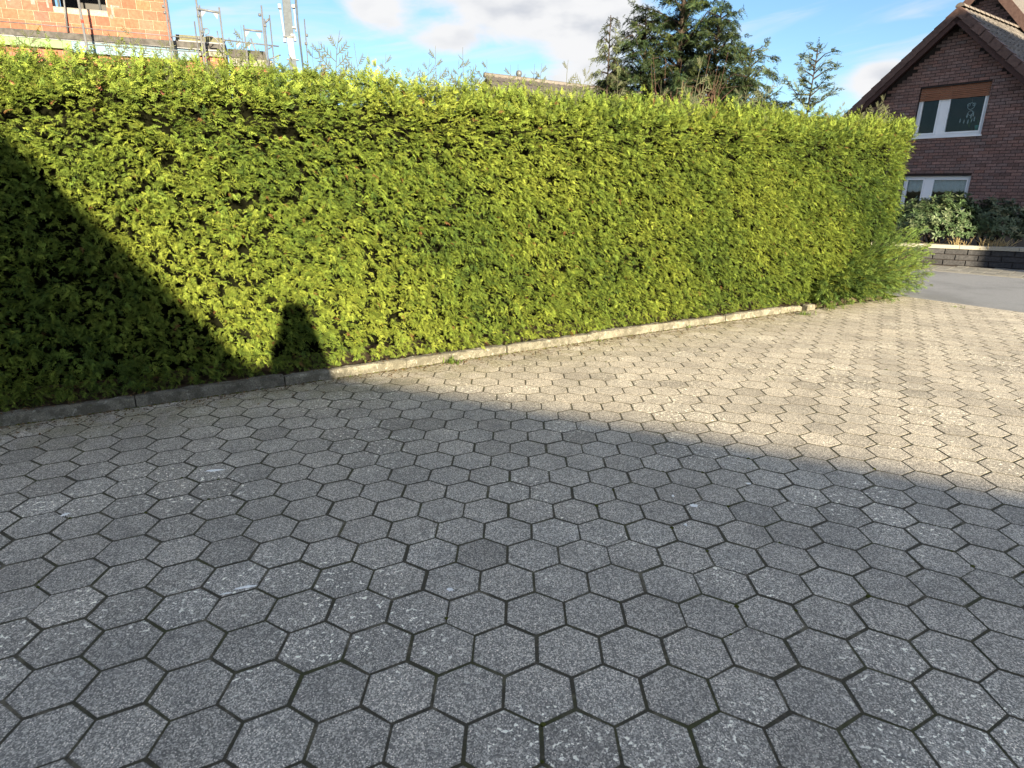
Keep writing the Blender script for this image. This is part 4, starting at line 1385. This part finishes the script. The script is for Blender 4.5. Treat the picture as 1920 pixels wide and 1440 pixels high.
# low parapet of the flat roof to the right of the shell, on the slab
b = MB(); fb_(b, 2.36, 3.75, 5.56, 5.66, -1.2, -.4); b.build('roof_beam', M['galv'], shell)
b = MB(); fb_(b, 2.36, 3.70, 5.68, 5.86, -1.6, -.7); b.build('roof_board', M['timber'], shell)
b = MB(); fb_(b, 3.83, 4.9, 5.25, 5.50, -.9, -.3); b.build('felt_sheet', M['felt'], shell)
b = MB(); fb_(b, 3.83, 5.1, 5.02, 5.24, -.9, -.2); b.build('slab_end', M['concrete'], shell)
b = MB(); fb_(b, 3.83, 5.0, 0, 5.015, -.85, -.3); b.build('side_wall', M['clay_block'], shell)

# ------------------------------------------------------------------ scaffold in front of the shell
LQ = LP + LN * .85


def sp(u, v, off=0.0):
    return at_plane(u, v, LQ + LN * off, LN)


scaf = empty('scaffold', tuple(LQ + LX * 2.5), label='galvanised tube scaffold with open frames standing along the unfinished orange building', cat='scaffold')


def pole(u0, v0, u1, v1, r_=.024, mat='galv', name='standard', down=False, off=0.0):
    a = sp(u0, v0, off); c = sp(u1, v1, off)
    if down: a = np.array([(a[0] + c[0]) / 2, (a[1] + c[1]) / 2, max(a[2], c[2])]); c = np.array([a[0], a[1], 0])
    b_ = MB(); b_.tube([a, c], r_, 8); return b_.build(name, M[mat], scaf)


pole(143, -40, 160, 90, .034, 'galv', down=True)
pole(116, -30, 127, 60, .024, 'galv_dark', off=-.75, down=False, name='inner_standard')
pole(304, -30, 320, 92, .026, down=True); pole(311, -30, 322, 92, .020, 'galv_dark', down=True, off=-.12)
pole(369, -20, 378, 110, .028, down=True); pole(374, 10, 386, 110, .024, down=True, off=-.1)
pole(364, 40, 374, 110, .018, 'galv_dark', down=True)
pole(412, 14, 421, 110, .024, down=True)
pole(487, 10, 504, 125, .024, down=True); pole(456, 47, 465, 115, .020, down=True)
pole(497, 35, 502, 115, .018, 'galv_dark', down=True); pole(504, 28, 515, 118, .018, 'galv_dark', down=True)
pole(575, 36, 573, 118, .016, 'galv_dark', down=True)
pole(407, 58, 411, 78, .014, 'galv_dark', name='pin')
for (u0, v0, u1, v1, r_, mt, nm) in ((373, 17, 412, 24, .030, 'galv', 'cross_bar'), (456, 55, 492, 59, .028, 'galv', 'cross_bar'), (497, 43, 505, 35, .026, 'galv_dark', 'cross_bar'),
                                     (0, 40, 160, 53, .014, 'galv_dark', 'rail'), (160, 53, 380, 73, .014, 'galv', 'rail'), (160, 83, 378, 98, .016, 'galv', 'rail'), (421, 75, 523, 87, .018, 'galv_dark', 'rail'),
                                     (503, 92, 510, 87, .016, 'galv_dark', 'bracket'), (503, 112, 526, 103, .020, 'galv_dark', 'bracket'), (470, 72, 485, 108, .022, 'galv', 'brace')):
    pole(u0, v0, u1, v1, r_, mt, nm)
for (u, v, s_) in ((377, 21, 1), (409, 25, -1), (459, 59, 1), (489, 62, -1), (443, 80, 1), (470, 82, -1)):      # gusset plates
    a = sp(u, v); a1 = sp(u + 9 * s_, v); a2 = sp(u + 1.5 * s_, v + 11); b = MB()
    b.add([a, a1, a2, a - LN * .01, a1 - LN * .01, a2 - LN * .01], [(0, 1, 2), (5, 4, 3), (0, 3, 4, 1), (1, 4, 5, 2), (2, 5, 3, 0)]); b.build('gusset', M['galv'], scaf)
for pts, r_ in (([(380, 54), (388, 53), (392, 57), (391, 62), (385, 66), (383, 60), (383, 54)], .014), ([(386, 68), (398, 68), (406, 74), (420, 93), (432, 108)], .020), ([(378, 74), (377, 70), (381, 62), (384, 55)], .014)):
    b = MB(); b.tube([sp(*p) for p in pts], r_, 7); b.build('curved_handle', M['galv_dark'], scaf)
b = MB(); c = sp(154, 40); b.tube([c - z0 * .04, c + z0 * .04], .038, 8); b.build('red_clamp', M['red'], scaf)
# couplers along the standards
for (u, v) in ((306, 12), (309, 24), (371, 17), (372, 30), (373, 72), (380, 98), (420, 76), (487, 28), (497, 48), (575, 66), (574, 82), (379, 60)):
    b = MB(); c = sp(u, v); b.tube([c - z0 * .035, c + z0 * .035], .040, 7); b.build('coupler', M['galv_dark'], scaf)

# ------------------------------------------------------------------ telescopic lifting mast
mast = empty('lifting_mast', tuple(np.append(sp(545, 120, 1.0)[:2], 0)), label='grey telescopic lifting mast with a slanting side strut rising above the hedge', cat='mast')
MO = .4


def mp(u, v, d=0.0): return sp(u, v, MO + d)


def taper_bar(pa, wa, pb, wb, dep, mat, name):
    """bar of rectangular section between two pixels with given widths (metres)"""
    a = mp(*pa); c = mp(*pb); b_ = MB(); V = []
    for p, ww in ((a, wa), (c, wb)):
        for (i, j_) in ((-1, -1), (1, -1), (1, 1), (-1, 1)): V.append(p + LX * i * ww / 2 + LN * j_ * dep / 2)
    b_.add(V, [(0, 1, 2, 3), (7, 6, 5, 4), (0, 4, 5, 1), (1, 5, 6, 2), (2, 6, 7, 3), (3, 7, 4, 0)])
    return b_.build(name, M[mat], mast, bevel=.006)


taper_bar((534, -30), .22, (543, 70), .24, .16, 'mast_grey', 'upper_section')
taper_bar((543, 69), .17, (549, 112), .17, .13, 'galv', 'middle_section')
taper_bar((548, 111), .20, (556, 175), .22, .20, 'mast_grey', 'lower_section')
a = mp(556, 175); b = MB(); b.box((a[0], a[1], a[2] / 2), LX, LN, (0, 0, 1), .13, .12, a[2] / 2 - .01); b.build('mast_foot', M['mast_grey'], mast)
taper_bar((525, 14), .06, (534, 74), .05, .07, 'galv', 'side_rail')
taper_bar((551, 12), .05, (555, 60), .04, .06, 'galv', 'side_rail')
for (u, v, ww, hh) in ((524, 12, .09, .12), (550, 12, .10, .09), (551, 52, .11, .05), (549, 66, .13, .06), (534, 76, .08, .10), (553, 73, .07, .12), (549, 112, .34, .025), (541, 69, .27, .02)):
    c = mp(u, v, .05); b = MB(); b.box(c, LX, LN, (0, 0, 1), ww / 2, .05, hh / 2); b.build('bracket', M['galv_dark'], mast, bevel=.004)
b = MB(); b.tube([mp(554, -20), mp(558, 40), mp(571, 150)], .028, 8); b.build('side_strut', M['mast_grey'], mast)
b = MB(); b.tube([mp(552, -20), mp(554, 14)], .012, 6); b.build('cable', M['galv_dark'], mast)

# ------------------------------------------------------------------ distant house with grey roof behind the hedge
f0 = at_depth(912, 142, 25); f1 = at_depth(1105, 162, 27.5); f0[2] = 5.75; f1[2] = 5.75
f0 = at_plane(912, 143, np.array([0, 26, 0]), np.array([0.05, -1.0, 0])); f1 = at_depth(1110, 161, (f0[1] + 3 - CAM[1]) / ray(1110, 161)[1])
zR = f0[2]; f1 = np.array([f1[0], f1[1], zR])
FX = f1 - f0; FL_ = np.linalg.norm(FX); FX /= FL_; FN = np.array([FX[1], -FX[0], 0])
far = empty('distant_house', (f0[0], f0[1], 0), label='distant house whose grey tiled roof ridge just shows above the hedge left of the conifers', cat='house')
b = MB(); V = []
LR = FL_ + 4
for s in (0.15, LR):
    for (o_, z) in ((-4.2, 0), (4.2, 0), (4.2, zR - 3.3), (0, zR - .12), (-4.2, zR - 3.3)): V.append(f0 + FX * s + FN * o_ * 1.0 + np.array([0, 0, z - zR]))
b.add(V, [(0, 1, 2, 3, 4), (9, 8, 7, 6, 5)] + [(i, 5 + i, 5 + (i + 1) % 5, (i + 1) % 5) for i in range(5)]); b.build('wall', M['fascia'], far)
tl = []; dn = nrm(FN * 1.0 - np.array([0, 0, .76])); nn_ = nrm(FN * .76 + np.array([0, 0, 1.0]))
for r_ in range(5):
    for c_ in range(int(LR / .3) + 1):
        o_ = f0 + FX * (c_ * .3 - .1) + dn * (r_ * .335 + .05) + nn_ * .03; t = 1 + rng.normal(0, .12)
        tl.append((frame_m(o_, dn, FX, nn_), (t * .6, t * .6, t * .63), 0))
joined('roof_tile', [(np.array(V[:0]) if False else np.array([(v_[0], v_[1], v_[2]) for v_ in []]) if False else (lambda: None)() or np.array([[y, x, .028 * (1 - math.cos(2 * math.pi * min(1, x / .17))) + (.026 if y > 0 else 0)] for y in (0, .37) for x in (0, .06, .12, .17, .3)]), [(k, k + 1, 5 + k + 1, 5 + k) for k in range(4)])],
       tl, M['roof_tile'], far, kind='stuff')
for sd_ in (-1, 1):
    dn_ = nrm(FN * sd_ - np.array([0, 0, .76])); c = f0 + FX * LR / 2 + dn_ * 2.75 - np.array([0, 0, .02]); b = MB(); b.box(c, FX, dn_, np.cross(FX, dn_), LR / 2, 2.7, .02); b.build('roof', M['roof_tile'], far)
b = MB(); b.tube([f0 - FX * .1 + z0 * .04, f0 + FX * LR + z0 * .04], .10, 8); b.build('ridge', M['roof_tile'], far)
c = at_plane(973, 138, f0, FN); b = MB()
b.tube([c - z0 * .25, c - z0 * .12, c - z0 * .10, c, c + z0 * .10, c + z0 * .13], [.03, .03, .10, .13, .10, .02], 12); b.build('vent_cowl', M['galv_dark'], far)

# ------------------------------------------------------------------ small things on the paving
GR = 'weeds in the joints of the driveway'


def tuft(u, v, n, h, label, spread=.03, z=0.0, name='weed'):
    p = at_z(u, v, z); o = empty(name, tuple(p), label=label, cat='weed', group=GR); b_ = MB()
    for k in range(n):
        a = rng.uniform(0, 6.28); r0 = p + np.array([rng.normal(0, spread), rng.normal(0, spread * .4), -.008])
        d = np.array([math.cos(a) * rng.uniform(.2, 1.0), math.sin(a) * rng.uniform(.2, 1), rng.uniform(.3, 1.0)]) * h * rng.uniform(.5, 1.1)
        sd_ = np.array([-d[1], d[0], 0]); sd_ = sd_ / (np.linalg.norm(sd_) + 1e-6) * h * .05
        m1 = r0 + d * .55 + np.array([0, 0, h * .1]); tip = r0 + d
        b_.add([r0 - sd_, r0 + sd_, m1 + sd_ * .9, m1 - sd_ * .9, tip], [(0, 1, 2, 3), (3, 2, 4)])
    b_.build('blades', M['blade'], o)


tuft(850, 681, 60, .085, 'wide flat grass weed at the foot of the kerb in the sunlight near the middle', .045)
tuft(1508, 590, 55, .075, 'bright green grass tuft near the broken end of the kerb', .05)
tuft(98, 783, 16, .05, 'small green sprout at the foot of the kerb at the far left', .02)
tuft(1292, 614, 16, .07, 'pale upright sprout at the kerb foot, left one of a close pair', .02)
tuft(1317, 608, 20, .05, 'low dark sprout at the kerb foot, right one of a close pair', .03)
tuft(1443, 712, 14, .03, 'tiny green weed in an open paver joint amid the sunlit paving', .022)
tuft(1797, 576, 26, .05, 'flat weed patch in the paving close to the road edge', .06)
tuft(1625, 1260 - 0, 8, .012, 'minute moss like sprout in a joint of the shaded foreground right of centre', .012) if False else None

tuft(655, 705, 18, .04, 'low green sprig at the kerb foot just where the shade meets the sun', .03)
tuft(1120, 640, 20, .045, 'short weed at the sunny kerb foot about midway along the kerb', .03)
tuft(330, 752, 12, .03, 'small weed in the shade at the kerb foot left of the person shadow', .02)

# bird droppings: thin crusty mounds
def dropping(u, v, rx, ry, label, seed, ang=0.0):
    p = at_z(u, v, .0); rs = np.random.default_rng(seed); n = 18; V = [(p[0], p[1], .0045)]
    r2 = [(1 + .28 * rs.normal()) for _ in range(n)]
    for rr, zz in ((.55, .0042), (1.0, .0006)):
        for k in range(n):
            a = 2 * math.pi * k / n; x = math.cos(a) * rx * rr * max(.5, r2[k]); y = math.sin(a) * ry * rr * max(.5, r2[k])
            V.append((p[0] + x * math.cos(ang) - y * math.sin(ang), p[1] + x * math.sin(ang) + y * math.cos(ang), zz))
    F = [(0, 1 + k, 1 + (k + 1) % n) for k in range(n)] + [(1 + k, 1 + n + k, 1 + n + (k + 1) % n, 1 + (k + 1) % n) for k in range(n)]
    b_ = MB(); b_.add(V, F, True); b_.build('bird_dropping', M['dropping'], None, label=label, cat='dropping', group='bird droppings on the pavers')


dropping(1301, 948, .018, .016, 'largest round white bird dropping on a shaded paver right of centre', 1)
dropping(462, 1101, .042, .007, 'long white streak of bird dropping along a paver joint left of centre', 2, .35)
dropping(425, 1113, .014, .004, 'short thin white streak at the left end of the long streak', 3, .35)
dropping(122, 965, .014, .016, 'white bird dropping on a paver near the left edge', 4)
dropping(1286, 984, .008, .012, 'small white spot on the paver just below the largest dropping', 5)
dropping(1403, 907, .010, .008, 'white speck at a paver corner nearest the shadow edge on the right', 6)
dropping(1262, 930, .006, .010, 'tiny white spot left of the largest round dropping', 7)
dropping(845, 1105, .012, .010, 'pale ring shaped spot on a paver below the centre', 8)
dropping(402, 882, .05, .010, 'broad pale lichen like smear on a shaded paver left of centre', 9, .2)

# clumps of moss standing in the joints, thickest near the kerb
mv = []
for k in range(900):
    near = rng.random() < .55
    if near:
        s = rng.uniform(-2, 7.4); w_ = abs(rng.normal(0, .004)) + .005; p = KA + KD * s + KN * w_
    else:
        j = int(rng.integers(-12, 30)); i = int(rng.integers(-25, 28)); cx = (i + .5 * (j % 2)) * U; cy = j * U * math.sqrt(3) / 2
        e = int(rng.integers(6)); t = rng.uniform(0, .35); h0, h1 = hexa[e], hexa[(e + 1) % 6]; q_ = h0 + (h1 - h0) * t; p = np.array([cx + q_[0], cy + q_[1], 0])
        if (p - KA) @ KN < .02 or (p - RE_A) @ RN < 0: continue
        if hnoise(np.array([p[0]]), np.array([p[1]]), 77, 1.1)[0] < .15: continue
    r_ = rng.uniform(.003, .0085)
    mv.append((frame_m((p[0], p[1], -.004), np.array([r_ * 1.5, 0, 0]), np.array([0, r_ * 1.2, 0]), np.array([0, 0, r_ * .9 + .004])), (1, 1, 1), 0))
sv = [(0, 0, 1)] + [(math.cos(a) * .8, math.sin(a) * .8, .6) for a in np.linspace(0, 5.236, 6)] + [(math.cos(a), math.sin(a), 0) for a in np.linspace(0, 5.236, 6)]
sf = [(0, 1 + k, 1 + (k + 1) % 6) for k in range(6)] + [(1 + k, 7 + k, 7 + (k + 1) % 6, 1 + (k + 1) % 6) for k in range(6)]
joined('moss', [(np.array(sv), sf)], mv, M['moss'], None, kind='stuff')

# dead scale leaves, twigs and crumbs that have dropped along the kerb
lv = []
for k in range(4200):
    s = rng.uniform(-2.5, 7.6); w_ = .004 + rng.exponential(.10) if rng.random() < .75 else -rng.uniform(.005, .11)
    p = KA + KD * s + KN * w_; zt_ = .0015 if w_ > 0 else (.082 if w_ > -.08 else .049)
    a = rng.uniform(0, 6.28); L = rng.uniform(.005, .017); c_ = rng.choice([.5, .8, 1.2])
    lv.append((frame_m((p[0], p[1], zt_ + .001), np.array([math.cos(a), math.sin(a), rng.normal(0, .2)]) * L, np.array([-math.sin(a), math.cos(a), 0]) * L * .35, np.array([0, 0, L])), (c_, c_, c_), 0))
M['litter'] = mat_brick('dead_leaf_litter', (.060, .038, .018), (.20, .13, .06), 80, .9)
joined('leaf_litter', [(np.array([(-1, -.6, 0), (-.2, -1, .15), (1, 0, 0), (-.2, 1, .15), (-1, .6, 0)]), [(0, 1, 3, 4), (1, 2, 3)])], lv, M['litter'], None, kind='stuff')

# ------------------------------------------------------------------ the buildings behind the photographer that cast the shade
E1 = np.array([.904, -.428, 0]); E1 /= np.linalg.norm(E1); E2 = np.array([E1[1], -E1[0], 0]); GO = np.array([4.36, -9.12, 0])
bh = lambda mb, s0, s1, z0, z1, d0, d1: bx(mb, s0, s1, z0, z1, d0, d1, GO, E1, -E2)
ga = empty('garage', tuple(GO), label='flat roofed white garage behind the viewpoint at the end of the driveway', cat='garage')
b = MB(); bh(b, -2.9, 9.0, 0, 2.55, -6.0, -.10); b.build('wall', M['render_wall'], ga)
b = MB(); bh(b, -2.95, 9.2, 2.552, 2.72, -6.1, 0.0); b.build('roof', M['felt'], ga)
for s in (-.2, 3.2):
    b = MB(); bh(b, s, s + 2.6, .02, 2.15, -.098, -.06); b.build('door', M['white'], ga)
hv = empty('gabled_house', tuple(GO - E1 * 6), label='gabled white house behind the viewpoint whose roof slope shades the left of the hedge', cat='house')
RS = -2.98; RZ = 2.66; RSL = .80
b = MB(); prism_wall(b, GO - E2 * 0 + E2 * .05, E1, -E2, [(-9.4, 0), (RS - .12, 0), (RS - .12, RZ - .12), (-6.2, RZ + RSL * 3.2 - .15), (-9.4, RZ - .12)], 8.0); b.build('wall', M['render_wall'], hv)
b = MB(); prism_wall(b, GO, E1, -E2, [(RS, RZ), (-6.2, RZ + RSL * 3.22), (-9.42, RZ), (-9.4, RZ - .14), (-6.2, RZ + RSL * 3.22 - .16), (RS - .02, RZ - .14)], 8.3); b.build('roof', M['roof_tile'], hv)
b = MB(); bh(b, -6.9, -5.5, 2.4, 3.6, -.048, -.02); b.build('window', M['white'], hv)

nb = empty('shade_blocker_house', (21, -3, 0), label='tall unseen white gabled house added beyond the right edge of the view to shade the brick house', cat='house')
NX = np.array([1., 0, 0]); NN = np.array([0., 1, 0]); NP = np.array([16.0, 0.4, 0])  # unseen house, added to keep direct sun off the brick facade
b = MB(); V = [(x, y, z) for x in (16.0, 27) for (y, z) in ((-7.4, 0), (.4, 0), (.4, 7.2), (-3.5, 10.9), (-7.4, 7.2))]
b.add(V, [(0, 1, 2, 3, 4), (9, 8, 7, 6, 5)] + [(i, 5 + i, 5 + (i + 1) % 5, (i + 1) % 5) for i in (0, 1, 4)]); b.build('wall', M['render_wall'], nb)
for sd_ in (-1, 1):
    a0 = np.array([15.7, -3.5, 11.05]); dn_ = nrm(np.array([0, 3.9 * sd_, -3.7])); c = a0 + dn_ * 2.85 + np.array([6.4, 0, 0]); b = MB(); b.box(c, (1, 0, 0), dn_, np.cross((1, 0, 0), dn_), 6.4, 2.84, .07); b.build('roof', M['roof_tile'], nb)
for k in range(4):
    b = MB(); b.aabox((17.2 + k * 2.6, .402, 4.2), (18.4 + k * 2.6, .44, 5.6)); b.build('window', M['white'], nb)

# ------------------------------------------------------------------ the person taking the picture (only the shadow falls into the frame)
pb = np.array([CAM[0] + .055, CAM[1] - .47, 0.0])
fwd = np.array([-.12, .99, 0]); fwd /= np.linalg.norm(fwd); rgt = np.array([fwd[1], -fwd[0], 0])
person = empty('person', tuple(pb), label='person in a dark jacket holding up a phone behind the camera position', cat='person')


def skin(name, pts, edges, radii, mat, parent):
    me = bpy.data.meshes.new(name); off = np.array(pw(parent))
    me.from_pydata([tuple(pb + rgt * x + fwd * y + np.array([0, 0, z]) - off) for x, y, z in pts], edges, [])
    o = bpy.data.objects.new(name, me); link(o, parent); me.materials.append(mat)
    md = o.modifiers.new('skin', 'SKIN'); md.use_smooth_shade = True
    for v, r_ in zip(me.skin_vertices[0].data, radii): v.radius = (r_, r_) if not hasattr(r_, '__len__') else r_
    me.skin_vertices[0].data[0].use_root = True
    sb = o.modifiers.new('sub', 'SUBSURF'); sb.levels = 1; sb.render_levels = 2
    return o


body = skin('body', [(0, 0, .93), (0, .0, 1.12), (0, .01, 1.32), (0, .03, 1.48), (0, .04, 1.55), (0, .06, 1.62), (0, .07, 1.70),
                     (.13, .02, 1.43), (.18, .10, 1.18), (.10, .33, 1.38), (-.13, .02, 1.43), (-.18, .10, 1.18), (-.10, .33, 1.38),
                     (.10, 0, .88), (.12, .02, .48), (.13, -.02, .09), (.14, .13, .04), (-.10, 0, .88), (-.12, .02, .48), (-.13, -.02, .09), (-.14, .13, .04)],
            [(0, 1), (1, 2), (2, 3), (3, 4), (4, 5), (5, 6), (3, 7), (7, 8), (8, 9), (3, 10), (10, 11), (11, 12), (0, 13), (13, 14), (14, 15), (15, 16), (0, 17), (17, 18), (18, 19), (19, 20)],
            [(.17, .11), (.17, .11), (.18, .11), (.17, .10), (.15, .10), (.155, .12), (.15, .12), .10, .07, .045, .10, .07, .045, .085, .06, .042, .04, .085, .06, .042, .04], M['cloth'], person)
for sgn in (-1, 1):
    for k in range(4):
        x = sgn * .085 - sgn * .006 * k; z = 1.40 + .020 * k
        skin('finger', [(sgn * .10, .34, 1.395 + .012 * k), (sgn * .095, .395, z), (sgn * .06, .41, z + .004)], [(0, 1), (1, 2)], [.010, .009, .007], M['skin'], person)
    skin('thumb', [(sgn * .10, .33, 1.39), (sgn * .085, .37, 1.42), (sgn * .05, .385, 1.44)], [(0, 1), (1, 2)], [.012, .010, .008], M['skin'], person)
skin('hair', [(0, .03, 1.66), (0, .05, 1.755), (0, .11, 1.75)], [(0, 1), (1, 2)], [.13, .12, .09], M['hair'], person)
ph = MB(); c = pb + fwd * .435 + np.array([0, 0, 1.455]); ph.box(c, rgt, fwd, (0, 0, 1), .075, .004, .037)
ph.build('phone', M['black'], None, bevel=.003, label='black phone held sideways in the hands of the person', cat='phone')
